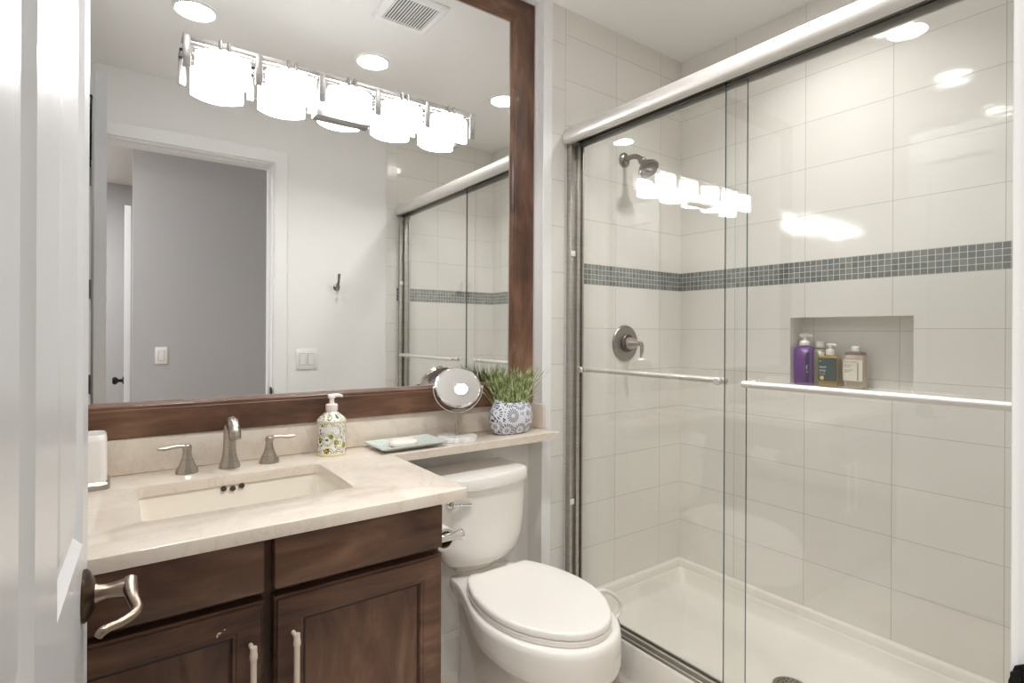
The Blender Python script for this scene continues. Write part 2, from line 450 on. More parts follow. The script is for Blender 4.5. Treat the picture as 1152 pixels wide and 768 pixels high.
for (a, b) in (((0, DZ0), (DW, DZ0)), ((DW, DZ0), (DW, DZ1)), ((DW, DZ1), (0, DZ1)), ((0, DZ1), (0, DZ0))):
    bm.faces.new([bm.verts.new(dpt(*p)) for p in ((a[0], 0, a[1]), (b[0], 0, b[1]), (b[0], DT, b[1]), (a[0], DT, a[1]))])
bmesh.ops.remove_doubles(bm, verts=bm.verts, dist=1e-5)
door = struct(new('door_1', bm, DOORP, angle=20, origin=dpt(0, 0, 0)))
LZ, LS = 0.855, DW - 0.06
def lever(tsign, t0):
    P = lambda s, out, z: dpt(s, t0 - out if tsign > 0 else t0 + out, z)
    ax = (P(0, 1, 0) - P(0, 0, 0))
    bm = B(); lathe(bm, [(0.033, 0), (0.0335, .003), (0.030, .007), (0.024, .010), (0.0175, .013)], P(LS, 0, LZ), ax, 28)
    rs = new('rosette', bm, DBRONZE, door)
    bm = B(); lathe(bm, [(0.014, .010), (0.0105, .018), (0.0092, .026), (0.0105, .036), (0.0125, .046), (0.0115, .052)], P(LS, 0, LZ), ax, 20)
    path = [(LS + .002, .051, LZ + .011), (LS - .010, .051, LZ + .002), (LS - .024, .054, LZ - .006), (LS - .042, .059, LZ - .014), (LS - .054, .053, LZ - .017), (LS - .064, .042, LZ - .018), (LS - .072, .032, LZ - .017), (LS - .077, .025, LZ - .018), (LS - .078, .021, LZ - .023)]
    tube(bm, spline([P(*p) for p in path], 5), interp([.0075, .0085, .0072, .0066, .0060, .0055, .0052, .0060, .0045], 5), 14)
    new('lever', bm, BRONZE, rs)
lever(1, 0.0); lever(-1, DT)
for hz in (0.25, 0.947, 1.395, 1.93):
    bm = B(); lathe(bm, [(0.0065, 0), (0.0065, .09)], dpt(-.004, DT + .004, hz - .045), (0, 0, 1), 12)
    q = [dpt(s, DT + e, z) for s, e, z in ((0, .0015, hz - .045), (.032, .0015, hz - .045), (.032, .0015, hz + .045), (0, .0015, hz + .045))]
    q2 = [dpt(s, DT, z) for s, z in ((0, hz - .045), (.032, hz - .045), (.032, hz + .045), (0, hz + .045))]
    loft(bm, [q, q2])
    new('hinge', bm, HINGEM, door)

# over-the-door wire hook rack on the back face of the door
rack = thing('wire_hook_rack', 'black wire multi-hook rack hanging on the back face of the open white door', 'hook rack', dpt(.36, DT + .004, 1.9))
bm = B()
P = lambda s, o, z: dpt(s, DT + .002 + o, z)
tube(bm, spline([P(.43, .014, 2.155), P(.43, .003, 2.165), P(.43, .004, 2.14), P(.43, .006, 2.02), P(.43, .006, 1.90)], 4), 0.004, 8)
tube(bm, spline([P(.31, .014, 2.155), P(.31, .003, 2.165), P(.31, .004, 2.14), P(.31, .006, 2.02), P(.31, .006, 1.90)], 4), 0.004, 8)
tube(bm, [P(.24, .006, 1.96), P(.50, .006, 1.96)], 0.004, 8); tube(bm, [P(.24, .006, 1.99), P(.50, .006, 1.99)], 0.004, 8)
new('wire_frame', bm, BLACK, rack)
for k in range(5):
    s = .25 + .06 * k
    bm = B(); tube(bm, spline([P(s, .006, 1.995), P(s, .008, 1.93), P(s, .014, 1.893), P(s, .026, 1.888), P(s, .033, 1.905), P(s, .034, 1.925)], 4), 0.0042, 8)
    new('hook', bm, BLACK, rack)

# ------------------------------------------------------------------ wall mirror (hung very slightly askew)
GX = 0.60; MY = Dm - 0.0065; TILT = -0.0082
mir = thing('wall_mirror', 'huge dark brown wood framed mirror on the wall above the sink and toilet ledge', 'mirror', (GX, MY, 0.93))
FX0, FX1, FZ0, FZ1, FW = XL + .012, 1.3255, 0.930, 2.4695, 0.0995
FWB = 0.087
IX0, IX1, IZ0, IZ1 = FX0 + FW, 1.2215, FZ0 + FWB, 2.381
bm = B()
prof = [(0.0, 0.0), (0.0, .018), (0.003, .021), (0.80, .021), (0.82, .019), (0.90, .0185), (0.93, .014), (1.0, .0095), (1.0, 0.0)]
oc = [(FX0, FZ0), (FX1, FZ0), (FX1, FZ1), (FX0, FZ1)]; ic = [(IX0, IZ0), (IX1, IZ0), (IX1, IZ1), (IX0, IZ1)]
for a, nm, mt in ((0, 'bottom', WOODX), (1, 'side', WOODZ), (2, 'top', WOODX), (3, 'side', WOODZ)):
    b = (a + 1) % 4; bm = B(); rs = []
    for k in (a, b):
        rs.append(ring(bm, [(oc[k][0] + (ic[k][0] - oc[k][0]) * f, MY - h, oc[k][1] + (ic[k][1] - oc[k][1]) * f) for f, h in prof]))
    bridge(bm, rs[0], rs[1]); bm.faces.new(rs[0]); bm.faces.new(rs[1][::-1])
    new('frame_rail', bm, mt, mir, angle=20)
bm = B(); box(bm, IX0 - .01, IX1 + .01, MY - .006, MY - .001, IZ0 - .01, IZ1 + .01)
new('mirror_glass', bm, MIRROR, mir, smooth=False)
bm = B(); iw = .0025
for x0, x1, z0, z1 in ((IX0, IX1, IZ0, IZ0 + iw), (IX0, IX1, IZ1 - iw, IZ1), (IX0, IX0 + iw, IZ0 + iw, IZ1 - iw), (IX1 - iw, IX1, IZ0 + iw, IZ1 - iw)):
    box(bm, x0, x1, MY - .0078, MY - .0061, z0, z1)
new('sight_edge', bm, plain('pale_mirror_edge', rgb(190, 180, 168), 0.3, metal=0.6, bump=(60, .02)), mir, smooth=False)
mir.rotation_euler = (0, 0, TILT)

# ------------------------------------------------------------------ vanity light
MG = MY - .006
vl = thing('vanity_light', 'five-lamp brushed steel light bar with glowing white glass shades, fixed across the mirror', 'light fixture', (0.587, MG, 1.86))
bm = B(); box(bm, .494, .666, MG - .026, MG - .001, 1.850, 1.952, .003)
new('wall_plate', bm, LAMPM, vl)
YF0, YF1 = MG - .063, MG - .057
LX = [0.1555, 0.328, 0.5005, 0.673, 0.8455, 1.018]
bm = B()
box(bm, LX[0] - .009, LX[-1] + .009, YF0, YF1, 1.9485, 1.9645, .0008)
for x in LX: box(bm, x - .009, x + .009, YF0 - .0003, YF1, 1.879, 1.964, .0008)
box(bm, .56, .60, YF1, MG - .026, 1.956, 1.962)
new('front_bar', bm, LAMPM, vl)
bm = B()
box(bm, LX[0] - .009, LX[-1] + .009, MG - .022, MG - .018, 1.955, 1.963, .0008)
for x in LX: box(bm, x - .009, x + .009, YF1, MG - .018, 1.955, 1.9625, .0008)
new('rear_bar', bm, LAMPM, vl)
for i in range(5):
    xc = (LX[i] + LX[i+1]) / 2; hw = .0660
    yb = MG - .044
    def shp(z, ins):
        pts = [Vector((xc + hw - ins, yb, z))]
        n = 14
        for k in range(n + 1):
            t = 1 - 2 * k / n
            pts.append(Vector((xc + (hw - ins) * t, MG - .0595 + ins - .036 * (1 - t * t), z)))
        pts.append(Vector((xc - hw + ins, yb, z)))
        return pts
    bm = B()
    loft(bm, [shp(1.8580, .004), shp(1.8580, 0), shp(1.9305, 0), shp(1.9315, .002), shp(1.9285, .005), shp(1.8640, .005)], cap0=False, cap1=True)
    sh = new('glass_shade', bm, SHADE, vl, angle=40)
    bm = B()
    for dx in (-.010, .010): lathe(bm, [(.0050, 0), (.0050, .035)], (xc + dx, YF0 - .0055, 1.9310), (0, 0, 1), 12)
    box(bm, xc - .018, xc + .018, YF1 + .0002, MG - .022, 1.9555, 1.9615)
    new('shade_holder', bm, CHROME, vl)

# ------------------------------------------------------------------ recessed lights, vent
def downlight(x, y, label):
    t = thing('recessed_light', label, 'ceiling light', (x, y, ZC), 'recessed ceiling lights')
    bm = B(); lathe(bm, [(.069, -.004), (.071, -.006), (.078, -.005), (.082, -.001), (.082, 0)], (x, y, ZC), (0, 0, 1), 40, cap0=False, cap1=False)
    new('trim_ring', bm, TRIM, t)
    bm = B(); lathe(bm, [(.0695, -.0045), (.03, -.0052), (.002, -.0054)], (x, y, ZC), (0, 0, 1), 40, cap0=False)
    new('lens', bm, DOWN, t)
    ld = bpy.data.lights.new('downlight_lamp', 'AREA'); ld.shape = 'DISK'; ld.size = .135; ld.energy = SPOT_W; ld.spread = math.radians(125); ld.color = (1, .99, .975)
    lo = bpy.data.objects.new('downlight_lamp', ld); COL.objects.link(lo); lo.location = (0, 0, -.0065); lo.parent = t
downlight(0.254, 0.885, 'round recessed ceiling light at the left, above the sink, seen in the mirror')
downlight(0.981, 0.902, 'round recessed ceiling light in the middle, above the toilet, seen in the mirror')
downlight(1.728, 0.906, 'round recessed ceiling light at the right, above the shower')
vent = thing('ceiling_vent', 'white square exhaust vent grille with slats in the ceiling, seen in the mirror', 'vent', (0.953, 1.38, ZC))
bm = B(); vx, vy = 0.953, 1.38
loft(bm, [rrect(vx, vy, .118, .118, .008, ZC), rrect(vx, vy, .118, .118, .008, ZC - .005), rrect(vx, vy, .108, .108, .008, ZC - .012), rrect(vx, vy, .086, .086, .003, ZC - .012), rrect(vx, vy, .086, .086, .003, ZC - .004)], cap0=False, cap1=False)
new('grille_frame', bm, TRIM, vent, angle=20)
bm = B(); box(bm, vx - .086, vx + .086, vy - .086, vy + .086, ZC - .0035, ZC - .001); new('vent_opening', bm, DARK, vent, smooth=False)
n = 15
for k in range(n):
    x = vx - .086 + .172 * (k + .5) / n
    bm = B(); box(bm, x - .0028, x + .0028, vy - .087, vy + .087, ZC - .0115, ZC - .0085); new('slat', bm, TRIM, vent, smooth=False)
# fill lights added in the hall, out of sight; they also brighten the bathroom
for hx_, hy_, hl in ((-.75, -1.6, 'round fill light added on the hall ceiling at the far left beyond the doorway'), (-.85, -.50, 'round fill light added on the hall ceiling just outside the doorway')):
    t = thing('hall_fill_light', hl, 'ceiling light', (hx_, hy_, ZC))
    bm = B(); lathe(bm, [(.14, -.02), (.08, -.026), (.002, -.027)], (hx_, hy_, ZC), (0, 0, 1), 32, cap0=False); new('lens', bm, HALLL, t)
    bm = B(); lathe(bm, [(.14, -.022), (.155, -.02), (.16, 0)], (hx_, hy_, ZC), (0, 0, 1), 32, False, False); new('trim_ring', bm, TRIM, t)

# ------------------------------------------------------------------ vanity cabinet
CX0, CX1, CF, CB = XL + .004, 0.626, 1.136, Dm - .002
cab = thing('vanity_cabinet', 'dark brown stained maple vanity cabinet with two drawer fronts and two doors, under the counter', 'cabinet', (0.22, 1.42, 0))
bm = B()
box(bm, CX0, CX1, CF + .010, CF + .02, .10, .812); box(bm, CX0, -.131, CF, CF + .01, .10, .812); box(bm, CX1 - .018, CX1, CF + .02, CB, 0, .812); box(bm, CX0, CX0 + .018, CF + .02, CB, 0, .812)
box(bm, CX0 + .018, CX1 - .018, CF + .02, CB, .10, .118); box(bm, CX0 + .018, CX1 - .018, CF + .07, CF + .085, 0, .10)
new('body', bm, WOODZ, cab, smooth=False)
bm = B(); box(bm, CX0 + .018, CX1 - .018, CB - .008, CB, .118, .80); new('back_panel', bm, WOODX, cab, smooth=False)
DXR, DXL = (0.256, 0.6215), (-0.127, 0.2385)
for x0, x1 in (DXL, DXR):
    bm = B(); box(bm, x0, x1, CF - .020, CF + .0095, .7045, .8035, .0045); new('drawer_front', bm, WOODX, cab)
for (x0, x1), px in ((DXL, .2140), (DXR, .2905)):
    z0, z1, fw = .125, .6895, .057
    bm = B(); yf = CF - .020
    prev = None
    for ins, dep in ((0, .0295), (0, .0055), (.0025, .0030), (.0045, .0035), (.0065, 0), (fw - .010, 0), (fw - .008, .002), (fw - .003, .0025), (fw, .009)):
        r = ring(bm, [(x, yf + dep, z) for x, z in ((x0 + ins, z0 + ins), (x1 - ins, z0 + ins), (x1 - ins, z1 - ins), (x0 + ins, z1 - ins))])
        if prev: bridge(bm, prev, r)
        else: bm.faces.new(r)
        prev = r
    d = new('door', bm, WOODX, cab, angle=15)
    bm = B(); box(bm, x0 + fw - .004, x1 - fw + .004, yf + .0085, yf + .014, z0 + fw - .004, z1 - fw + .004); new('door_panel', bm, WOODZ, d, smooth=False)
    bm = B(); g = .0035
    X0, X1, Z0_, Z1_ = x0 + fw, x1 - fw, z0 + fw, z1 - fw
    for a in ((X0, X1, Z1_ - g, Z1_), (X0, X1, Z0_, Z0_ + g), (X0, X0 + g, Z0_ + g, Z1_ - g), (X1 - g, X1, Z0_ + g, Z1_ - g)):
        box(bm, a[0], a[1], yf + .0078, yf + .0084, a[2], a[3])
    new('panel_shadow_line', bm, WGAP, d, smooth=False)  # shade where panel meets frame, painted as thin dark strips
    bm = B()
    yh = yf - .028
    lathe(bm, [(.0058, 0), (.0062, .003), (.0062, .012), (.0070, .0135), (.0070, .022), (.0060, .0235), (.0056, .03), (.0056, .190), (.0060, .1965), (.0070, .198), (.0070, .2065), (.0062, .208), (.0062, .217), (.0058, .220)], (px, yh, .403), (0, 0, 1), 18)
    for zz in (.412, .614): lathe(bm, [(.0042, 0), (.0042, .029), (.006, .030)], (px, yh, zz), (0, 1, 0), 12)
    new('pull_handle', bm, PULLM, d)
d = [o for o in cab.children if o.name.startswith('door') and 'panel' not in o.name][0]
CHIP = plain('bare_wood_chip', rgb(224, 206, 190), .7, bump=(90, .1))
for qx, qz, ra, rb in ((.162, .6520, .0032, .0018), (.1585, .6480, .0014, .0030), (.1705, .6560, .0016, .0012)):
    bm = B(); loft(bm, [[Vector((qx + ra * math.cos(a) * (1 + .3 * math.sin(3 * a)), CF - .020 - e, qz + rb * math.sin(a))) for a in [2 * PI * k / 12 for k in range(12)]] for e in (.0001, .0003)])
    new('paint_chip', bm, CHIP, d)
# countertop with sink cut-out and ledge over the toilet
ZT, ZU = 0.838, 0.812
ct = thing('countertop', 'cream quartz vanity counter with a narrow ledge running on above the toilet', 'countertop', (0.24, 1.40, ZU))
SX0, SX1, SY0, SY1 = 0.050, 0.464, 1.253, 1.540
bm = B()
hole = rrect((SX0 + SX1) / 2, (SY0 + SY1) / 2, (SX1 - SX0) / 2, (SY1 - SY0) / 2, .018, 0, 5)
outl = [Vector((XL + .002, 1.094, 0)), Vector((0.672, 1.094, 0)), Vector((0.676, 1.099, 0)), Vector((0.678, 1.523, 0)), Vector((1.300, 1.523, 0)), Vector((XS + .0, 1.523, 0)),
        Vector((XS - .001, Dm - .001, 0)), Vector((XL + .002, Dm - .001, 0))]
def flat_with_hole(bm, z, flip):
    vo = [bm.verts.new((p.x, p.y, z)) for p in outl]; vi = [bm.verts.new((p.x, p.y, z)) for p in hole]
    es = [bm.edges.new((vo[i], vo[(i+1) % len(vo)])) for i in range(len(vo))] + [bm.edges.new((vi[i], vi[(i+1) % len(vi)])) for i in range(len(vi))]
    bmesh.ops.triangle_fill(bm, use_beauty=True, use_dissolve=False, edges=es)
    return vo, vi
to, ti = flat_with_hole(bm, ZT, False); bo, bi = flat_with_hole(bm, ZU, True)
# eased front edge: middle ring slightly proud
bridge(bm, bo, to); bridge(bm, ti, bi)
bev = [e for e in bm.edges if len(e.link_faces) == 2 and e.calc_face_angle(0) > 1.0 and abs(e.verts[0].co.z - e.verts[1].co.z) < 1e-6 and e.verts[0].co.z > ZT - .001]
bmesh.ops.bevel(bm, geom=bev, offset=.003, segments=2, profile=.5, affect='EDGES')
# ledge nose past the recess corner
new('slab', bm, STONE, ct, angle=30)
bm = B(); box(bm, XS - .045, XS - .0005, 1.520, 1.5235, ZU, ZT); bm.free()
bm = B(); box(bm, XL + .002, XS - .013, Dm - .0205, Dm - .0008, ZT + .0003, .929, .0015); new('backsplash', bm, STONE, ct, angle=30)
bm = B(); box(bm, XS - .0135, XS - .0008, 1.600, Dm - .021, ZT + .0003, .929, .0015); new('side_splash', bm, STONE, ct, angle=30)

# sink basin
sk = thing('sink_basin', 'white rectangular undermount sink basin set in the cream counter', 'sink', (0.257, 1.396, .66))
bm = B(); cx, cyy, hx, hy = (SX0 + SX1) / 2, (SY0 + SY1) / 2, (SX1 - SX0) / 2, (SY1 - SY0) / 2
loft(bm, [rrect(cx, cyy, hx + .018, hy + .018, .03, ZU - .001), rrect(cx, cyy, hx + .003, hy + .003, .02, ZU - .001), rrect(cx, cyy, hx + .002, hy + .002, .022, ZU - .008), rrect(cx, cyy, hx - .004, hy - .004, .03, .74),
          rrect(cx, cyy, hx - .010, hy - .010, .035, .705), rrect(cx, cyy, hx - .022, hy - .022, .04, .688), rrect(cx, cyy, hx - .05, hy - .05, .04, .682), rrect(cx, cyy, .025, .025, .024, .676)], cap0=False, cap1=True)
ob = new('basin', bm, BASIN, sk, angle=60)
for dx, dz in ((-.0205, .0016), (.0, -.0012), (.0205, .0026)):
    bm = B(); lathe(bm, [(.0068, 0), (.0068, .003)], (0.252 + dx, SY1 + .001, .8075 + dz - .004), (0, -1, 0), 16); new('overflow_hole', bm, OVER, sk)
bm = B(); lathe(bm, [(.021, 0), (.021, .003), (.016, .005), (.012, .004)], (cx, cyy, .676), (0, 0, 1), 24); new('drain', bm, NICKEL, sk)

# faucet
fc = thing('faucet', 'brushed nickel widespread sink faucet with arched spout and two lever handles', 'faucet', (0.257, 1.628, ZT))
bm = B(); fx, fyy = 0.258, 1.625
lathe(bm, [(.026, 0), (.0265, .003), (.025, .010), (.021, .020), (.0172, .035), (.0158, .055), (.0152, .08)], (fx, fyy, ZT), (0, 0, 1), 10)
sp = [(fx, fyy, ZT + .078), (fx, fyy - .001, ZT + .098), (fx, fyy - .010, ZT + .115), (fx, fyy - .028, ZT + .124), (fx, fyy - .050, ZT + .120), (fx, fyy - .068, ZT + .105), (fx, fyy - .076, ZT + .086)]
tube(bm, spline(sp, 5), interp([.0152, .0152, .0152, .0152, .0152, .015, .0148], 5), 18)
new('spout', bm, NICKEL, fc, angle=30)
for hx_, s in ((.160, -1), (.357, 1)):
    bm = B(); lathe(bm, [(.026, 0), (.0262, .003), (.0245, .010), (.0175, .024), (.012, .038), (.0095, .052), (.0095, .056)], (hx_, fyy, ZT), (0, 0, 1), 10)
    hb = new('handle_base', bm, NICKEL, fc, angle=30)
    bm = B()
    lathe(bm, [(.0098, .0565), (.0105, .060), (.0102, .068), (.007, .072)], (hx_, fyy, ZT), (0, 0, 1), 18)
    tube(bm, spline([(hx_, fyy, ZT + .064), (hx_ + s * .014, fyy - .003, ZT + .070), (hx_ + s * .032, fyy - .007, ZT + .070), (hx_ + s * .050, fyy - .011, ZT + .068), (hx_ + s * .066, fyy - .014, ZT + .070)], 5), interp([.0085, .0075, .0070, .0085, .0035], 5), 14, flat=0.7)
    new('lever', bm, NICKEL, hb, angle=50)

# white tumbler left of the sink
cup = thing('bathroom_tumbler', 'white square tumbler with a steel base, on the counter left of the sink', 'tumbler', (-.048, 1.603, ZT))
bm = B(); ux, uy = -.049, 1.604
loft(bm, [rrect(ux, uy, .0445, .0445, .014, ZT + .016), rrect(ux, uy, .0440, .0440, .016, ZT + .105), rrect(ux, uy, .043, .043, .018, ZT + .119), rrect(ux, uy, .040, .040, .018, ZT + .124), rrect(ux, uy, .036, .036, .016, ZT + .1225)], True, True)
new('cup_body', bm, WPLAS, cup, angle=40)
bm = B(); loft(bm, [rrect(ux, uy, .050, .050, .016, ZT + .0003), rrect(ux, uy, .050, .050, .016, ZT + .012), rrect(ux, uy, .0452, .0452, .014, ZT + .018)]); new('steel_base', bm, NICKEL, cup, angle=30)

# soap dispenser with painted majolica pattern
def majolica():
    m = Mat('painted_majolica'); uv = m.n('ShaderNodeUVMap')
    mp = m.n('ShaderNodeMapping'); mp.inputs['Scale'].default_value = (8.0, 3.6, 1); m.l(uv.outputs[0], mp.inputs[0])
    def vor(scale, feat='F1', rnd=0.55):
        v = m.n('ShaderNodeTexVoronoi'); v.feature = feat; v.inputs['Scale'].default_value = scale; v.inputs['Randomness'].default_value = rnd
        m.l(mp.outputs[0], v.inputs['Vector']); return v
    v = vor(1.0); s = m.n('ShaderNodeMath', operation='SINE'); k = m.n('ShaderNodeMath', operation='MULTIPLY'); k.inputs[1].default_value = 17
    m.l(v.outputs['Distance'], k.inputs[0]); m.l(k.outputs[0], s.inputs[0])
    g = m.ramp(s.outputs[0], [(0.0, rgb(238, 236, 226)), (0.22, rgb(240, 238, 228)), (0.28, rgb(52, 84, 36)), (0.74, rgb(112, 138, 44)), (0.80, rgb(242, 240, 232))])
    v2 = vor(1.35, rnd=.8); c2 = m.ramp(v2.outputs['Distance'], [(0.0, rgb(222, 130, 16)), (0.12, rgb(236, 196, 40)), (0.27, rgb(216, 196, 50)), (0.30, rgb(50, 84, 36)), (0.36, (1, 1, 1, 1))])
    v3 = vor(2.7, rnd=1.0); c3 = m.ramp(v3.outputs['Distance'], [(0.0, rgb(64, 84, 124)), (0.20, rgb(96, 118, 156)), (0.25, (1, 1, 1, 1))])
    a = m.n('ShaderNodeMix', data_type='RGBA', blend_type='MULTIPLY'); a.inputs[0].default_value = 1; m.l(g, a.inputs[6]); m.l(c2, a.inputs[7])
    b = m.n('ShaderNodeMix', data_type='RGBA', blend_type='MULTIPLY'); b.inputs[0].default_value = 1; m.l(a.outputs[2], b.inputs[6]); m.l(c3, b.inputs[7])
    m.l(b.outputs[2], m.b.inputs['Base Color']); m.set(Roughness=0.12); return m.m
MAJ = majolica()
def cyl_uv(bm, cx, cy_, z0, z1):
    uvl = bm.loops.layers.uv.verify()
    for f in bm.faces:
        angs = [math.atan2(lp.vert.co.y - cy_, lp.vert.co.x - cx) / (2 * PI) for lp in f.loops]
        if max(angs) - min(angs) > .5: angs = [a + 1 if a < 0 else a for a in angs]
        for lp, a in zip(f.loops, angs): lp[uvl].uv = (a, (lp.vert.co.z - z0) / (z1 - z0))
sx_, sy2 = 0.532, 1.632
sd = thing('soap_dispenser', 'soap pump bottle painted with green and yellow flowers, right of the faucet', 'soap dispenser', (sx_, sy2, ZT))
bm = B(); lathe(bm, [(.036, .0004), (.040, .004), (.041, .012), (.0405, .096), (.0415, .099), (.0415, .103), (.036, .110), (.022, .122), (.0165, .126), (.0165, .128)], (sx_, sy2, ZT), (0, 0, 1), 36)
cyl_uv(bm, sx_, sy2, ZT, ZT + .128); new('bottle', bm, MAJ, sd, angle=50)
bm = B(); lathe(bm, [(.0415, 0), (.0421, .001), (.0421, .006), (.041, .0075)], (sx_, sy2, ZT + .0965), (0, 0, 1), 36, False, False); CREAM = plain('cream_glaze', rgb(230, 220, 190), .15, bump=(40, .02)); new('cream_band', bm, CREAM, sd)
bm = B(); lathe(bm, [(.0408, .0005), (.0418, .002), (.0418, .007), (.0408, .0085)], (sx_, sy2, ZT), (0, 0, 1), 36, False, False); new('cream_band', bm, CREAM, sd)
bm = B()   # blank white name patch following the bottle
aa = [math.radians(a) for a in range(-152, -84, 6)]
loft_r = [[(sx_ + r * math.cos(a), sy2 + r * math.sin(a), z) for a in aa] for r, z in ((.0412, ZT + .072), (.0412, ZT + .086))]
ra, rb = ring(bm, loft_r[0]), ring(bm, loft_r[1]); bridge(bm, ra, rb, closed=False)
new('paper_label', bm, plain('label_white', rgb(228, 226, 224), .4, bump=(50, .02)), sd)
bm = B(); lathe(bm, [(.0165, .1285), (.0175, .130), (.0175, .147), (.0145, .149), (.0075, .150), (.0065, .164), (.0095, .166), (.0095, .172), (.006, .175)], (sx_, sy2, ZT), (0, 0, 1), 24)
tube(bm, spline([(sx_ - .010, sy2 + .002, ZT + .1705), (sx_ + .008, sy2, ZT + .173), (sx_ + .022, sy2 - .002, ZT + .173), (sx_ + .031, sy2 - .003, ZT + .169)], 4), interp([.0065, .0065, .005, .0035], 4), 12)
new('pump', bm, plain('pump_plastic', rgb(236, 228, 222), .3, bump=(50, .02)), sd, angle=45)

# glass tray with soap bar
def tray_mat():
    m = Mat('crackle_glass'); m.set(Roughness=0.08)
    tc = m.n('ShaderNodeTexCoord'); v = m.n('ShaderNodeTexVoronoi'); v.feature = 'DISTANCE_TO_EDGE'; v.inputs['Scale'].default_value = 130
    m.l(tc.outputs['Object'], v.inputs['Vector'])
    c = m.ramp(v.outputs['Distance'], [(0.0, rgb(236, 240, 236)), (0.05, rgb(206, 216, 211)), (0.3, rgb(186, 200, 197)), (0.6, rgb(216, 223, 219))])
    m.l(c, m.b.inputs['Base Color']); m.bump(v.outputs['Distance'], .3, .001); return m.m
tx0, tx1, ty0, ty1 = .645, .868, 1.528, 1.668
tcx, tcy, thx, thy = (tx0 + tx1) / 2, (ty0 + ty1) / 2, (tx1 - tx0) / 2, (ty1 - ty0) / 2
bm = B()
loft(bm, [rrect(tcx, tcy, thx - .035, thy - .030, .006, ZT + .0004, 3), rrect(tcx, tcy, thx - .020, thy - .018, .005, ZT + .004, 3), rrect(tcx, tcy, thx, thy, .003, ZT + .0145, 3), rrect(tcx, tcy, thx, thy, .003, ZT + .0185, 3),
          rrect(tcx, tcy, thx - .022, thy - .019, .005, ZT + .0095, 3), rrect(tcx, tcy, thx - .037, thy - .032, .006, ZT + .0065, 3)])
tag(new('soap_tray', bm, tray_mat(), angle=25), 'flat rectangular pale green glass soap tray where the counter meets the ledge', 'soap dish')
bm = B()
def soapr(f, z): return [Vector((tcx - .012 + (.050 * f) * math.copysign(abs(math.cos(a)) ** .75, math.cos(a)) * .93 - .0 , tcy - .005 + (.030 * f) * math.copysign(abs(math.sin(a)) ** .75, math.sin(a)), ZT + z)) for a in [2 * PI * k / 32 for k in range(32)]]
loft(bm, [soapr(.80, .0068), soapr(.96, .011), soapr(1, .017), soapr(.94, .0225), soapr(.72, .0265), soapr(.35, .0275)])
tag(new('soap_bar', bm, plain('soap', rgb(240, 230, 220), .4, bump=(25, .08)), angle=60), 'oval cream soap bar lying on the glass tray', 'soap')

# make-up mirror
mx, my = 0.945, 1.602
mm = thing('makeup_mirror', 'round tilting chrome make-up mirror on a white marble base, on the ledge', 'mirror', (mx, my, ZT))
bm = B(); lathe(bm, [(.0655, .0004), (.067, .002), (.067, .014), (.0655, .0165), (.060, .017)], (mx, my, ZT), (0, 0, 1), 48)
def marble():
    m = Mat('white_marble'); a = m.noise(14, 6, .6, dist=1.0); m.l(m.ramp(a, [(.45, rgb(238, 236, 232)), (.52, rgb(214, 212, 208)), (.58, rgb(240, 238, 234))]), m.b.inputs['Base Color']); m.set(Roughness=.2); return m.m
new('marble_base', bm, marble(), mm)
MC = Vector((mx + .003, my, ZT + .178)); MR = .0775
bm = B(); lathe(bm, [(.0062, .017), (.0062, MC.z - ZT - .0838)], (mx, my, ZT), (0, 0, 1), 18); new('stem', bm, NICKEL, mm)
axu = Vector((1, -.37, 0)).normalized()
bm = B(); tube(bm, [MC + axu * (MR + .006) * math.cos(a) + Vector((0, 0, 1)) * (MR + .006) * math.sin(a) for a in [PI + PI * k / 36 for k in range(37)]], .0028, 10)
for s in (-1, 1): lathe(bm, [(.004, 0), (.0045, .012)], MC + axu * s * (MR + .009), -axu * s, 12)
new('yoke', bm, CHROME, mm)
nrm = Vector((-.392, -1, 0)).normalized() * .802 + Vector((0, 0, 1)) * .597; nrm.normalize()
bm = B(); lathe(bm, [(MR - .004, -.006), (MR, -.005), (MR, .005), (MR - .004, .0065), (MR - .005, .0045)], MC, nrm, 56, True, False); new('mirror_rim', bm, CHROME, mm)
bm = B(); lathe(bm, [((MR - .0045) * q, .0048 + .0014 * (1 - q * q)) for q in (1, .95, .9, .8, .7, .6, .5, .4, .3, .2, .1, .02)], MC, nrm, 72, cap0=False); new('mirror_face', bm, MIRROR, mm)

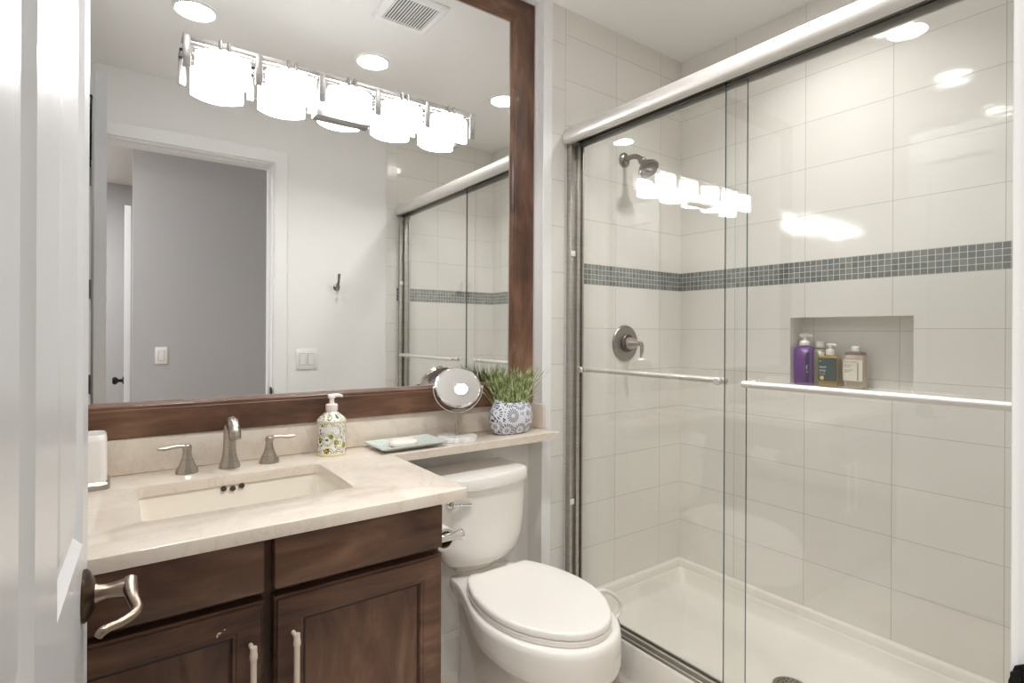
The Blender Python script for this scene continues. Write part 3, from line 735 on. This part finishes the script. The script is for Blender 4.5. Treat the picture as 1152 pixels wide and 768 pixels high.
# potted grass
gx, gy = 1.172, 1.604
pp = thing('potted_grass', 'tuft of green grass in an oval white and grey carved pot at the right end of the ledge', 'potted plant', (gx, gy, ZT))
def potmat():
    m = Mat('carved_glaze'); tc = m.n('ShaderNodeTexCoord')
    v = m.n('ShaderNodeTexVoronoi'); v.inputs['Scale'].default_value = 21; v.inputs['Randomness'].default_value = .8; m.l(tc.outputs['Object'], v.inputs['Vector'])
    sub = m.n('ShaderNodeVectorMath', operation='SUBTRACT'); m.l(tc.outputs['Object'], sub.inputs[0]); m.l(v.outputs['Position'], sub.inputs[1])
    sep = m.n('ShaderNodeSeparateXYZ'); m.l(sub.outputs[0], sep.inputs[0])
    at = m.n('ShaderNodeMath', operation='ARCTAN2'); m.l(sep.outputs[2], at.inputs[0]); m.l(sep.outputs[0], at.inputs[1])
    am = m.n('ShaderNodeMath', operation='MULTIPLY'); am.inputs[1].default_value = 17; m.l(at.outputs[0], am.inputs[0])
    s1 = m.n('ShaderNodeMath', operation='SINE'); m.l(am.outputs[0], s1.inputs[0])
    dm_ = m.n('ShaderNodeMath', operation='MULTIPLY'); dm_.inputs[1].default_value = 17; m.l(v.outputs['Distance'], dm_.inputs[0])
    s2 = m.n('ShaderNodeMath', operation='SINE'); m.l(dm_.outputs[0], s2.inputs[0])
    mn = m.n('ShaderNodeMath', operation='MINIMUM'); m.l(s1.outputs[0], mn.inputs[0])
    ad = m.n('ShaderNodeMath', operation='ADD'); ad.inputs[1].default_value = .45; m.l(s2.outputs[0], ad.inputs[0]); m.l(ad.outputs[0], mn.inputs[1])
    c = m.ramp(mn.outputs[0], [(0.02, rgb(222, 224, 232)), (0.16, rgb(76, 80, 92))])
    m.l(c, m.b.inputs['Base Color']); m.set(Roughness=.45); 
    inv = m.n('ShaderNodeMath', operation='MULTIPLY'); inv.inputs[1].default_value = -1; m.l(mn.outputs[0], inv.inputs[0]); m.bump(inv.outputs[0], .3, .002)
    return m.m
bm = B()
def pot_ring(hx_, hy_, z, dip=0.0):
    pts = []
    for k in range(40):
        a = 2 * PI * k / 40; c, s = math.cos(a), math.sin(a)
        pts.append(Vector((gx + hx_ * math.copysign(abs(c) ** .85, c), gy + hy_ * math.copysign(abs(s) ** .85, s), ZT + z + dip * c * c)))
    return pts
loft(bm, [pot_ring(.060, .028, .0004), pot_ring(.070, .035, .006), pot_ring(.084, .044, .030), pot_ring(.088, .048, .055), pot_ring(.084, .045, .083), pot_ring(.072, .035, .103, .010), pot_ring(.066, .030, .112, .014), pot_ring(.061, .026, .110, .013), pot_ring(.060, .025, .092)])
new('pot', bm, potmat(), pp, angle=60)
def grassmat():
    m = Mat('grass_blades'); tc = m.n('ShaderNodeTexCoord'); sp_ = m.n('ShaderNodeSeparateXYZ'); m.l(tc.outputs['Object'], sp_.inputs[0])
    nz = m.noise(55, 2)
    c = m.ramp(nz, [(.34, rgb(94, 114, 66)), (.50, rgb(148, 164, 104)), (.64, rgb(206, 214, 166))])
    m.l(c, m.b.inputs['Base Color']); m.set(Roughness=.5); return m.m
bm = B()
rnd = random.Random(3)
for k in range(330):
    bx, by = gx + rnd.uniform(-.056, .056), gy + rnd.uniform(-.022, .022)
    L = rnd.uniform(.080, .152); lean = (bx - gx) / .056
    tip = Vector((bx + lean * .048 + rnd.gauss(0, .027), by + rnd.gauss(-.010, .020), ZT + .095 + L))
    if k % 26 == 0: tip += Vector((math.copysign(rnd.uniform(.02, .05), lean), -.01, -.05))
    tip.y = min(tip.y, Dm - .034); tip.x = min(tip.x, XS - .024)
    p0 = Vector((bx, by, ZT + .090)); mid = (p0 + tip) / 2 + Vector((-lean * .010, 0, .012))
    wv = Vector((rnd.uniform(.5, 1), rnd.uniform(-.6, .6), 0)).normalized(); wd = rnd.uniform(.0016, .0028)
    prev = None
    for i in range(5):
        t = i / 4; q = p0 * (1-t)**2 + mid * 2 * t * (1-t) + tip * t * t
        ww = wd * (1 - t ** 2.2) + .0002
        cr = wv.cross(Vector((0, 0, 1))) * ww * .5
        cur = ring(bm, [q - wv * ww, q + cr, q + wv * ww])
        if prev: bridge(bm, prev, cur, closed=False)
        prev = cur
new('grass', bm, grassmat(), pp, angle=80)

# ------------------------------------------------------------------ toilet
TX = 0.988
tl = thing('toilet', 'white two-piece toilet with closed lid between vanity and shower', 'toilet', (TX, 1.30, 0))
def eggr(z, wd, yf, yb, wb):
    """closed outline: half egg to the front, narrowing to a squared back of half width wb"""
    ymid = yf + (yb - yf) * .46; hs = []
    for k in range(15):
        a = math.radians(-90 + 90 * k / 14)
        hs.append((wd * math.cos(a) ** .92 if k else 0.0, ymid + (ymid - yf) * math.sin(a)))
    for t in (.1, .2, .3, .4, .5, .62, .74, .86, .95):
        q = min(1, t / .97); q = q * q * (3 - 2 * q)
        hs.append((wd + (wb - wd) * q, ymid + (yb - .012 - ymid) * t))
    hs += [(wb - .002, yb - .006), (wb - .010, yb), (wb * .5, yb), (0.0, yb)]
    return [Vector((TX + x, y, z)) for x, y in hs] + [Vector((TX - x, y, z)) for x, y in hs[-2:0:-1]]
bm = B()
bowl = [(0.0, .100, 1.125, 1.55, .088), (.012, .104, 1.120, 1.555, .092), (.035, .100, 1.130, 1.55, .088), (.06, .090, 1.150, 1.54, .082), (.12, .086, 1.165, 1.53, .080), (.18, .090, 1.160, 1.525, .082), (.225, .099, 1.122, 1.522, .084),
        (.262, .120, 1.072, 1.522, .086), (.290, .145, 1.024, 1.524, .088), (.312, .168, .982, 1.526, .092), (.322, .181, .9605, 1.527, .095), (.335, .186, .957, 1.528, .099), (.36, .186, .956, 1.53, .106), (.385, .186, .956, 1.53, .112), (.405, .1855, .957, 1.53, .1155), (.418, .184, .960, 1.53, .115), (.4235, .177, .966, 1.528, .113)]
loft(bm, [eggr(*b) for b in bowl])
for v in bm.verts:                                   # the underside rises towards the back
    z = v.co.z; wz = max(0, min((z - .12) / .18, (.385 - z) / .085))
    v.co.z += .050 * wz * max(0, min(1, (v.co.y - .98) / .36))
new('bowl', bm, PORC, tl, angle=70)
half = [(0, .978), (.022, .980), (.048, .988), (.073, 1.003), (.100, 1.029), (.133, 1.074), (.155, 1.122), (.1655, 1.17), (.169, 1.22), (.166, 1.27), (.157, 1.318), (.140, 1.368), (.122, 1.405), (.112, 1.421), (.104, 1.4255), (.05, 1.4265), (0, 1.4265)]
def lidr(z, g):
    pts = [(x, y) for x, y in half] + [(-x, y) for x, y in half[-2:0:-1]]
    cyl_ = 1.21
    out = []
    for x, y in pts:
        d = Vector((x, y - cyl_)); L = d.length; d = d * ((L + g) / L)
        out.append(Vector((TX + d.x, cyl_ + d.y, z)))
    return out
bm = B(); loft(bm, [lidr(.4255, -.010), lidr(.4262, .001), lidr(.4375, .001), lidr(.4395, -.003)]); new('seat', bm, SEATP, tl, angle=50)
bm = B(); loft(bm, [lidr(.4425, -.006), lidr(.4430, 0), lidr(.4545, .0), lidr(.4588, -.004), lidr(.4603, -.012), lidr(.461, -.05), lidr(.4615, -.11)]); new('seat_lid', bm, SEATP, tl, angle=50)
for s in (-1, 1):
    bm = B(); box(bm, TX + s * .07 - .016, TX + s * .07 + .016, 1.4285, 1.452, .424, .448, .004); new('seat_hinge', bm, SEATP, tl)
def tankr(z, hw, yf, yb, bow):
    pts = []; n = 16
    for k in range(n + 1):                       # front, left to right, bowed
        t = -1 + 2 * k / n
        pts.append(Vector((TX + t * hw * .93, yf - bow * (1 - t * t), z)))
    r = hw * .07
    pts += [Vector((TX + hw * .985, yf + r * .6, z)), Vector((TX + hw, yf + r * 1.6, z)), Vector((TX + hw, yb - r, z)), Vector((TX + hw * .96, yb, z))]
    pts += [Vector((TX - hw * .96, yb, z)), Vector((TX - hw, yb - r, z)), Vector((TX - hw, yf + r * 1.6, z)), Vector((TX - hw * .985, yf + r * .6, z))]
    return pts
bm = B()
loft(bm, [tankr(.4245, .080, 1.535, 1.62, .02), tankr(.452, .088, 1.520, 1.64, .025), tankr(.455, .108, 1.508, 1.645, .034), tankr(.464, .126, 1.502, 1.65, .036), tankr(.482, .142, 1.499, 1.655, .037), tankr(.52, .158, 1.498, 1.66, .037), tankr(.58, .1655, 1.4985, 1.662, .036), tankr(.64, .170, 1.4995, 1.664, .036), tankr(.6985, .173, 1.5, 1.665, .036)])
new('tank', bm, PORC, tl, angle=40)
bm = B()
loft(bm, [tankr(.700, .176, 1.500, 1.667, .040), tankr(.7015, .181, 1.495, 1.671, .040), tankr(.733, .182, 1.494, 1.672, .040), tankr(.7395, .179, 1.498, 1.669, .039), tankr(.7415, .172, 1.506, 1.662, .037)])
new('tank_lid', bm, PORC, tl, angle=40)
bm = B(); lathe(bm, [(.013, 0), (.013, .008), (.008, .011), (.007, .022)], (TX - .135, 1.490, .668), (0, -1, 0), 18)
tube(bm, [(TX - .135, 1.471, .668), (TX - .105, 1.468, .664), (TX - .072, 1.467, .660)], [.0065, .0065, .0075], 12, flat=.7)
new('flush_lever', bm, CHROME, tl)
# small pail with a bail handle between toilet and shower
px_, py_ = 1.325, 1.335
pb = thing('waste_pail', 'small grey waste pail with a white wire handle between toilet and shower', 'pail', (px_, py_, 0))
bm = B(); lathe(bm, [(.070, .0005), (.074, .003), (.086, .215), (.089, .218), (.089, .224), (.084, .224), (.083, .215), (.070, .01)], (px_, py_, 0), (0, 0, 1), 36)
new('bucket', bm, plain('grey_pail_metal', rgb(150, 144, 136), .35, metal=.6, bump=(40, .03)), pb)
bm = B(); tube(bm, spline([(px_ - .089, py_ + .02, .21), (px_ - .100, py_ - .03, .30), (1.262, 1.25, .375), (1.325, 1.25, .350), (1.364, 1.25, .310), (1.360, 1.25, .278), (1.336, 1.252, .258), (1.314, 1.256, .219)], 7), .0062, 10)
new('bail_handle', bm, WPLAS, pb)

# toilet paper holder on the cabinet side
tp = thing('toilet_paper_holder', 'chrome toilet paper holder with a nearly used-up roll on the side of the vanity', 'toilet paper holder', (CX1, 1.25, .69))
bm = B()
for yy in (1.185, 1.325):
    lathe(bm, [(.020, 0), (.020, .004), (.011, .009), (.0095, .03), (.0095, .065), (.0125, .080), (.0135, .088), (.012, .091)], (CX1 - .0008, yy, .695), (1, 0, 0), 22)
lathe(bm, [(.006, 0), (.006, .13)], (CX1 + .052, 1.19, .695), (0, 1, 0), 14)
new('bracket', bm, CHROME, tp)
bm = B(); lathe(bm, [(.021, 0), (.028, 0), (.029, .002), (.029, .100), (.028, .102), (.021, .102)], (CX1 + .052, 1.205, .682), (0, 1, 0), 30, False, False); new('paper_roll', bm, plain('tissue', rgb(240, 236, 230), .9, bump=(60, .15)), tp)
bm = B(); lathe(bm, [(.019, -.001), (.0208, -.001), (.0208, .103), (.019, .103), (.019, -.001)], (CX1 + .052, 1.205, .682), (0, 1, 0), 26, False, False); new('cardboard_tube', bm, plain('cardboard', rgb(110, 78, 58), .9, bump=(40, .1)), tp)

# ------------------------------------------------------------------ shower
# pan with curb and raised back rims
pan = thing('shower_pan', 'cream acrylic shower base with raised curb and round drain', 'shower base', (1.80, .88, 0))
PX0, PX1, PY0, PY1 = 1.462, XN - .001, YW + .006, Dv - .001
bm = B()
pr = lambda x0, x1, y0, y1, z, r=.01: rrect((x0 + x1) / 2, (y0 + y1) / 2, (x1 - x0) / 2, (y1 - y0) / 2, r, z, 4)
loft(bm, [pr(PX0, PX1, PY0, PY1, .0005, .006), pr(PX0, PX1, PY0, PY1, .111, .006), pr(PX0 + .006, PX1, PY0, PY1, .118, .006), pr(PX0 + .075, PX1 - .022, PY0 + .022, PY1 - .022, .118, .02)], cap0=True, cap1=False)
loft(bm, [pr(PX0 + .075, PX1 - .022, PY0 + .022, PY1 - .022, .118, .02), pr(PX0 + .082, PX1 - .026, PY0 + .027, PY1 - .027, .110, .03), pr(PX0 + .09, PX1 - .035, PY0 + .035, PY1 - .035, .062, .04), pr(PX0 + .105, PX1 - .055, PY0 + .055, PY1 - .055, .048, .05), pr(1.76, 1.86, .83, .93, .040, .045)], cap0=False, cap1=True)
# rim strip against the three tiled walls
def urim(t, z):
    a = PX0 + .07
    return [Vector(p + (z,)) for p in ((a, PY0), (PX1, PY0), (PX1, PY1), (a, PY1), (a, PY1 - t), (PX1 - t, PY1 - t), (PX1 - t, PY0 + t), (a, PY0 + t))]
loft(bm, [urim(.022, .1175), urim(.021, .147), urim(.018, .151), urim(.010, .1525)])
new('pan_body', bm, ACRY, pan, angle=50)
bm = B(); lathe(bm, [(.056, .0405), (.056, .0445), (.052, .0465), (.010, .0462)], (1.80, .905, .004), (0, 0, 1), 40)
dr = new('drain_cover', bm, SHNICK, pan)
bm = B()
for r_, nn in ((.014, 6), (.027, 12), (.040, 18)):
    for k in range(nn):
        a = 2 * PI * k / nn
        box(bm, 1.80 + r_ * math.cos(a) - .0026, 1.80 + r_ * math.cos(a) + .0026, .905 + r_ * math.sin(a) - .0026, .905 + r_ * math.sin(a) + .0026, .0500, .0510)
new('drain_holes', bm, DARK, dr, smooth=False)

# frame: header, track, jamb channels
sf = thing('shower_enclosure', 'satin metal frame of the sliding shower doors: rounded header, bottom track, wall jambs', 'shower frame', (1.49, .88, .1185))
HY0, HY1 = YW + .007, Dv - .002
hp = [(1.452, 1.940), (1.436, 1.9405), (1.4285, 1.947), (1.424, 1.957), (1.4235, 1.969), (1.427, 1.981), (1.434, 1.992), (1.445, 2.001), (1.459, 2.0065), (1.476, 2.008), (1.518, 2.008), (1.524, 2.004), (1.524, 1.940), (1.518, 1.940), (1.518, 1.990), (1.452, 1.990)]
bm = B(); prism(bm, hp, 'y', HY0, HY1); new('header', bm, SATIN, sf, angle=30)
bm = B()
box(bm, 1.453, 1.517, HY0 + .001, HY1 - .001, 1.962, 1.9895)
new('header_channel', bm, plain('dark_channel', rgb(70, 62, 50), .4, metal=.6, bump=(200, .3)), sf, smooth=False)
bm = B(); nteeth = 70
for k in range(nteeth):
    y = 1.02 + (HY1 - 1.03) * k / nteeth
    box(bm, 1.4585, 1.4625, y, y + .0042, 1.950, 1.962)
box(bm, 1.4632, 1.4655, .95, HY1 - .001, 1.948, 1.962)
new('brush_seal', bm, plain('seal_grey', rgb(176, 170, 158), .5, bump=(100, .1)), sf, smooth=False)
bm = B()
tpz = [(1.4685, .1185), (1.4685, .129), (1.4715, .1305), (1.4715, .1235), (1.4795, .1235), (1.485, .1365), (1.491, .1385), (1.496, .1365), (1.500, .1235), (1.510, .1235), (1.511, .136), (1.517, .136), (1.519, .1185)]
prism(bm, tpz, 'y', HY0, HY1); new('bottom_track', bm, TRACKM, sf, angle=30)
for ya, yb in ((HY0, HY0 + .024), (HY1 - .024, HY1)):
    bm = B()
    d = .008
    yi0, yi1 = (ya, yb - d) if ya < 1 else (ya + d, yb)
    box(bm, 1.449, 1.4625, ya, yb, .1395, 1.9395, .001); box(bm, 1.4625, 1.4685, yi0, yi1, .1395, 1.9395)
    box(bm, 1.4825, 1.4985, ya, yb, .1395, 1.9395, .001)
    box(bm, 1.4985, 1.512, yi0 + (.006 if ya > 1 else 0), yi1 - (.006 if ya < 1 else 0), .1395, 1.9395); box(bm, 1.4685, 1.4825, yi0 + (.006 if ya > 1 else 0), yi1 - (.006 if ya < 1 else 0), .1395, 1.9395)
    box(bm, 1.512, 1.520, ya, yb, .1395, 1.9395, .001)
    new('jamb_channel', bm, TRACKM, sf)
    for zz in (.53, 1.50):
        bm = B(); box(bm, 1.4500, 1.4700, ya - .004 if ya > 1 else yb + .0002, ya - .0002 if ya > 1 else yb + .004, zz, zz + .022, .001)
        new('bumper', bm, WPLAS, sf)

def shower_door(x, y0, y1, label, rail_x, rail_z, ry0, ry1, bracket_ys):
    t = thing('sliding_shower_door', label, 'shower door', (x, (y0 + y1) / 2, .1245), 'sliding glass shower doors')
    bm = B(); box(bm, x - .003, x + .003, y0, y1, .1245, 1.9485)
    bm.faces.ensure_lookup_table(); bm.normal_update()
    for f in bm.faces: f.material_index = 0 if abs(f.normal.x) > .9 else 1
    g = new('glass_panel', bm, [GLASS, GEDGE], t, smooth=False)
    bm = B(); lathe(bm, [(.007, 0), (.0095, .002), (.0095, ry1 - ry0 - .002), (.007, ry1 - ry0)], (rail_x, ry0, rail_z), (0, 1, 0), 20)
    new('towel_bar', bm, SATIN, t)
    for yy in bracket_ys:
        s = 1 if rail_x > x else -1
        bm = B(); lathe(bm, [(.011, .0005), (.011, .004), (.0065, .006), (.0065, abs(rail_x - x) - .012)], (x + s * .003, yy, rail_z), (s, 0, 0), 18)
        lathe(bm, [(.0125, .0005), (.0125, .005), (.009, .008)], (x - s * .003, yy, rail_z), (-s, 0, 0), 18)
        new('bar_bracket', bm, SATIN, t)
shower_door(1.505, .892, Dv - .012, 'inner clear glass shower door panel on the left, beside the valve wall', 1.5315, 1.0555, .972, 1.603, (.985, 1.590))
shower_door(1.4755, .152, .944, 'outer clear glass shower door panel on the right, its long bar in front of the niche', 1.4365, 1.0595, .20, .864, (.22, .850))

# shower head
sh = thing('overhead_shower', 'nickel shower head on a short arm high on the tiled shower wall', 'shower head', (1.776, Dv, 1.944))
bm = B(); lathe(bm, [(.030, .0005), (.030, .006), (.024, .012), (.012, .016)], (1.776, Dv, 1.944), (0, -1, 0), 28); new('flange', bm, SHNICK, sh)
bm = B(); arm = [(1.776, Dv - .008, 1.944), (1.776, Dv - .045, 1.946), (1.776, Dv - .075, 1.938), (1.776, Dv - .100, 1.918)]
tube(bm, spline(arm, 6), .0105, 14); new('arm', bm, SHNICK, sh)
bm = B(); hd = Vector((0, -.62, -.78)).normalized(); hc = Vector((1.776, Dv - .094, 1.924))
lathe(bm, [(.013, 0), (.017, .006), (.017, .018), (.013, .022), (.018, .030), (.034, .046), (.044, .060), (.045, .068), (.042, .071)], hc, hd, 30); new('head', bm, SHNICK, sh, angle=45)
bm = B(); lathe(bm, [(.038, .0715), (.036, .0735)], hc, hd, 30); new('spray_face', bm, plain('spray_grey', rgb(110, 108, 104), .5, bump=(300, .6)), sh)
# valve
vx2, vz2 = 1.787, 1.158
sv = thing('shower_valve', 'round brushed nickel shower valve with a lever handle on the tiled wall', 'shower valve', (vx2, Dv, vz2))
bm = B(); lathe(bm, [(.077, .0005), (.0775, .003), (.074, .007), (.060, .010), (.040, .012)], (vx2, Dv, vz2), (0, -1, 0), 48); new('plate', bm, SHNICK, sv)
bm = B(); lathe(bm, [(.038, .012), (.038, .020), (.034, .024)], (vx2, Dv, vz2), (0, -1, 0), 36); new('collar', bm, DBRONZE, sv)
bm = B(); lathe(bm, [(.026, .024), (.027, .030), (.024, .040), (.016, .062), (.010, .078), (.0085, .084)], (vx2, Dv, vz2), (0, -1, 0), 28)
tube(bm, spline([(vx2, Dv - .082, vz2 + .006), (vx2 + .006, Dv - .088, vz2 - .004), (vx2 + .010, Dv - .086, vz2 - .030), (vx2 + .010, Dv - .080, vz2 - .058)], 5), interp([.007, .0085, .0085, .004], 5), 14)
new('handle', bm, NICKEL, sv, angle=45)

# ------------------------------------------------------------------ bottles in the niche
NZ = NZ0 + .0006
def bottle_box(bm, x, y, hx_, hy_, z0, z1, r, mi=0, shoulder=.012, neck=.012):
    loft(bm, [rrect(x, y, hx_ - .003, hy_ - .003, r, z0), rrect(x, y, hx_, hy_, r, z0 + .004), rrect(x, y, hx_, hy_, r, z1 - shoulder), rrect(x, y, hx_ - .004, hy_ - .005, r - .001 if r > .004 else r, z1 - shoulder * .4), rrect(x, y, neck, neck, neck * .98, z1)], mi=mi)
def pump(bm, x, y, z, dy=-.026, sc_=1.0):
    lathe(bm, [(.013 * sc_, 0), (.0145 * sc_, .001), (.0145 * sc_, .010), (.012 * sc_, .014), (.005, .016), (.0042, .030), (.008, .0315), (.0085, .038), (.006, .040)], (x, y, z), (0, 0, 1), 20)
    tube(bm, [(x, y + .010 * (1 if dy < 0 else -1), z + .0355), (x, y + dy * .6, z + .037), (x, y + dy, z + .034)], [.0062, .0058, .004], 10)
# purple
b1 = thing('pump_bottle', 'tall purple pump bottle with a white pump at the left end of the shower niche', 'bottle', (2.203, 1.061, NZ), 'bottles in the shower niche')
bm = B(); bottle_box(bm, 2.203, 1.061, .026, .0345, NZ, NZ + .152, .016)
PURP = plain('purple_plastic', rgb(104, 56, 134), .22, bump=(30, .03)); new('bottle_body', bm, PURP, b1, angle=40)
bm = B(); lathe(bm, [(.0185, 0), (.0195, .002), (.0195, .012), (.014, .019), (.006, .021), (.005, .034)], (2.203, 1.061, NZ + .1525), (0, 0, 1), 22)
tube(bm, [(2.203, 1.078, NZ + .1915), (2.203, 1.058, NZ + .193), (2.203, 1.034, NZ + .190)], [.0075, .0075, .005], 10)
new('pump', bm, WPLAS, b1)
def text(name, body, size, loc, mat, parent, ext=.0003, align='LEFT'):
    """lettering facing -X (towards the room) on a niche bottle"""
    cu = bpy.data.curves.new(name, 'FONT'); cu.body = body; cu.size = size; cu.extrude = ext; cu.align_x = align; cu.resolution_u = 2
    tmp = bpy.data.objects.new(name + '_curve', cu); COL.objects.link(tmp)
    dg = bpy.context.evaluated_depsgraph_get(); me = bpy.data.meshes.new_from_object(tmp.evaluated_get(dg))
    bpy.data.objects.remove(tmp); bpy.data.curves.remove(cu)
    rot = Matrix(((0, 0, -1, 0), (-1, 0, 0, 0), (0, 1, 0, 0), (0, 0, 0, 1)))
    me.transform(Matrix.Translation(Vector(loc) - wloc(parent)) @ rot)
    me.materials.clear(); me.materials.append(mat)
    o = bpy.data.objects.new(name, me); COL.objects.link(o); o.parent = parent; return o
PINK = plain('white_print', rgb(226, 222, 230), .5, bump=(50, .02)); BLUEP = plain('blue_print', rgb(150, 190, 216), .5, bump=(50, .02))
bm = B(); box(bm, 2.1764, 2.1768, 1.0310, 1.0460, NZ + .012, NZ + .128); new('front_panel', bm, plain('deep_purple_label', rgb(52, 26, 70), .3, bump=(40, .02)), b1, smooth=False)
text('brand_mark', 'f', .026, (2.1763, 1.0445, NZ + .060), BLUEP, b1)
text('small_print', 'oil', .007, (2.1763, 1.0430, NZ + .050), PINK, b1)
# clear green bottle
b2 = thing('clear_bottle', 'slim clear olive bottle with a white cap behind the purple and green pump bottles', 'bottle', (2.222, 1.018, NZ), 'bottles in the shower niche')
bm = B(); bottle_box(bm, 2.222, 1.010, .020, .026, NZ, NZ + .145, .014)
m_ = Mat('olive_clear_plastic'); m_.set(Base_Color=rgb(168, 166, 132), Roughness=.12); m_.b.inputs['Transmission Weight'].default_value = .45
new('bottle_body', bm, m_.m, b2, angle=40)
bm = B(); lathe(bm, [(.0165, 0), (.0175, .002), (.0170, .022), (.014, .026)], (2.222, 1.012, NZ + .1455), (0, 0, 1), 20); new('cap', bm, WPLAS, b2)
bm = B(); box(bm, 2.2010, 2.2018, .9880, .9975, NZ + .03, NZ + .128); new('label_strip', bm, plain('pale_yellow_label', rgb(214, 208, 160), .4, bump=(40, .02)), b2, smooth=False)
# green pump soap
b3 = thing('hand_soap_bottle', 'amber soap bottle with dark green label and white pump, mid niche', 'bottle', (2.200, .966, NZ), 'bottles in the shower niche')
bm = B(); bottle_box(bm, 2.200, .966, .022, .034, NZ, NZ + .118, .008)
m_ = Mat('amber_soap'); m_.set(Base_Color=rgb(176, 148, 92), Roughness=.1); m_.b.inputs['Transmission Weight'].default_value = .25
new('bottle_body', bm, m_.m, b3, angle=40)
bm = B(); box(bm, 2.1770, 2.1778, .9330, .9990, NZ + .022, NZ + .108); new('front_label', bm, plain('dark_green_label', rgb(60, 78, 72), .35, bump=(40, .02)), b3, smooth=False)
text('label_words', 'hand\nsoap', .0125, (2.1768, .9945, NZ + .070), PINK, b3)
text('label_small_print', 'liquid soap\nfor hands', .0052, (2.1768, .9945, NZ + .049), BLUEP, b3)
text('label_brand', 'eo', .008, (2.1768, .9945, NZ + .094), PINK, b3)
bm = B(); lathe(bm, [(.0075, 0), (.0085, .0004)], (2.1769, .985, NZ + .0325), (-1, 0, 0), 5); new('label_flower', bm, plain('label_flower', rgb(222, 196, 120), .5, bump=(50, .02)), b3)
bm = B(); lathe(bm, [(.0135, 0), (.0145, .001), (.0145, .020), (.010, .022), (.005, .023), (.0045, .034), (.0085, .035), (.0085, .041), (.006, .0425)], (2.200, .966, NZ + .1185), (0, 0, 1), 20)
tube(bm, [(2.200, .976, NZ + .156), (2.200, .955, NZ + .1575), (2.200, .943, NZ + .155)], [.006, .006, .004], 10); new('pump', bm, WPLAS, b3)
# brown bottle with paper label
b4 = thing('lotion_bottle', 'square translucent brown bottle with a cream paper label and white cap, rightmost in the niche', 'bottle', (2.200, .878, NZ), 'bottles in the shower niche')
bm = B(); bottle_box(bm, 2.200, .878, .024, .0335, NZ, NZ + .134, .012, shoulder=.016)
new('bottle_body', bm, plain('smoky_plastic', rgb(176, 160, 142), .18, bump=(30, .03)), b4, angle=40)
bm = B(); box(bm, 2.1752, 2.1758, .8455, .9100, NZ + .028, NZ + .104); new('front_label', bm, plain('cream_paper_label', rgb(224, 219, 204), .6, bump=(60, .04)), b4, smooth=False)
bm = B(); box(bm, 2.1748, 2.1752, .8590, .8625, NZ + .030, NZ + .094); new('label_stripe', bm, plain('brown_stripe', rgb(140, 126, 108), .6, bump=(60, .04)), b4, smooth=False)
GREYP = plain('grey_print', rgb(116, 112, 102), .6, bump=(50, .02))
text('label_words', 'BODY LOTION', .0064, (2.1750, .9070, NZ + .095), GREYP, b4)
text('label_small_print', 'shea butter\nand oats\n\nfor dry skin\n250 ml', .0062, (2.1750, .9060, NZ + .084), GREYP, b4)
bm = B(); loft(bm, [rrect(2.2, .878, .0225, .0318, .011, NZ + .1215), rrect(2.2, .878, .0215, .0305, .011, NZ + .130), rrect(2.2, .878, .014, .018, .010, NZ + .1348)]); new('brown_collar', bm, plain('brown_plastic', rgb(108, 88, 74), .35, bump=(40, .02)), b4)
bm = B(); lathe(bm, [(.0125, 0), (.0135, .001), (.0135, .016), (.011, .019)], (2.200, .878, NZ + .1345), (0, 0, 1), 20); new('cap', bm, WPLAS, b4)

# ------------------------------------------------------------------ things on the door wall (seen in the mirror)
hk = thing('robe_hook', 'small nickel robe hook on the white wall by the doorway, seen in the mirror', 'hook', (1.060, YW, 1.485))
bm = B(); lathe(bm, [(.020, .0005), (.020, .005), (.014, .009), (.010, .012)], (1.060, YW, 1.468), (0, 1, 0), 22); new('back_plate', bm, SHNICK, hk)
bm = B(); tube(bm, spline([(1.060, YW + .010, 1.468), (1.060, YW + .028, 1.474), (1.060, YW + .040, 1.500), (1.060, YW + .050, 1.542)], 5), interp([.008, .008, .007, .009], 5), 12)
tube(bm, spline([(1.060, YW + .012, 1.466), (1.056, YW + .030, 1.452), (1.056, YW + .046, 1.452), (1.056, YW + .055, 1.468)], 5), interp([.008, .007, .007, .008], 5), 12)
new('double_prong', bm, SHNICK, hk)
def switch(x, y, z, n_, label, grp=None):
    t = thing('light_switch', label, 'light switch', (x, y, z), grp)
    hw = .035 + .023 * (n_ - 1)
    bm = B(); box(bm, x - hw, x + hw, y + .0005, y + .006, z - .057, z + .057, .002); new('switch_plate', bm, WPLAS, t)
    for k in range(n_):
        xx = x + (k - (n_ - 1) / 2) * .046
        bm = B(); box(bm, xx - .0182, xx + .0182, y + .0060, y + .0063, z - .0345, z + .0345); new('rocker_gap', bm, plain('switch_gap', rgb(120, 118, 116), .6, bump=(60, .05)), t, smooth=False)
        bm = B(); prism(bm, [(y + .0064, z - .033), (y + .0064, z + .033), (y + .0115, z + .033), (y + .0075, z - .033)], 'x', xx - .0165, xx + .0165); new('rocker', bm, TRIM, t, smooth=False)
switch(.889, YW, 1.042, 2, 'white double rocker light switch on the wall right of the doorway, seen in the mirror')
switch(.234, -1.0, 1.035, 1, 'white single light switch on the grey hall wall, seen in the mirror through the doorway')
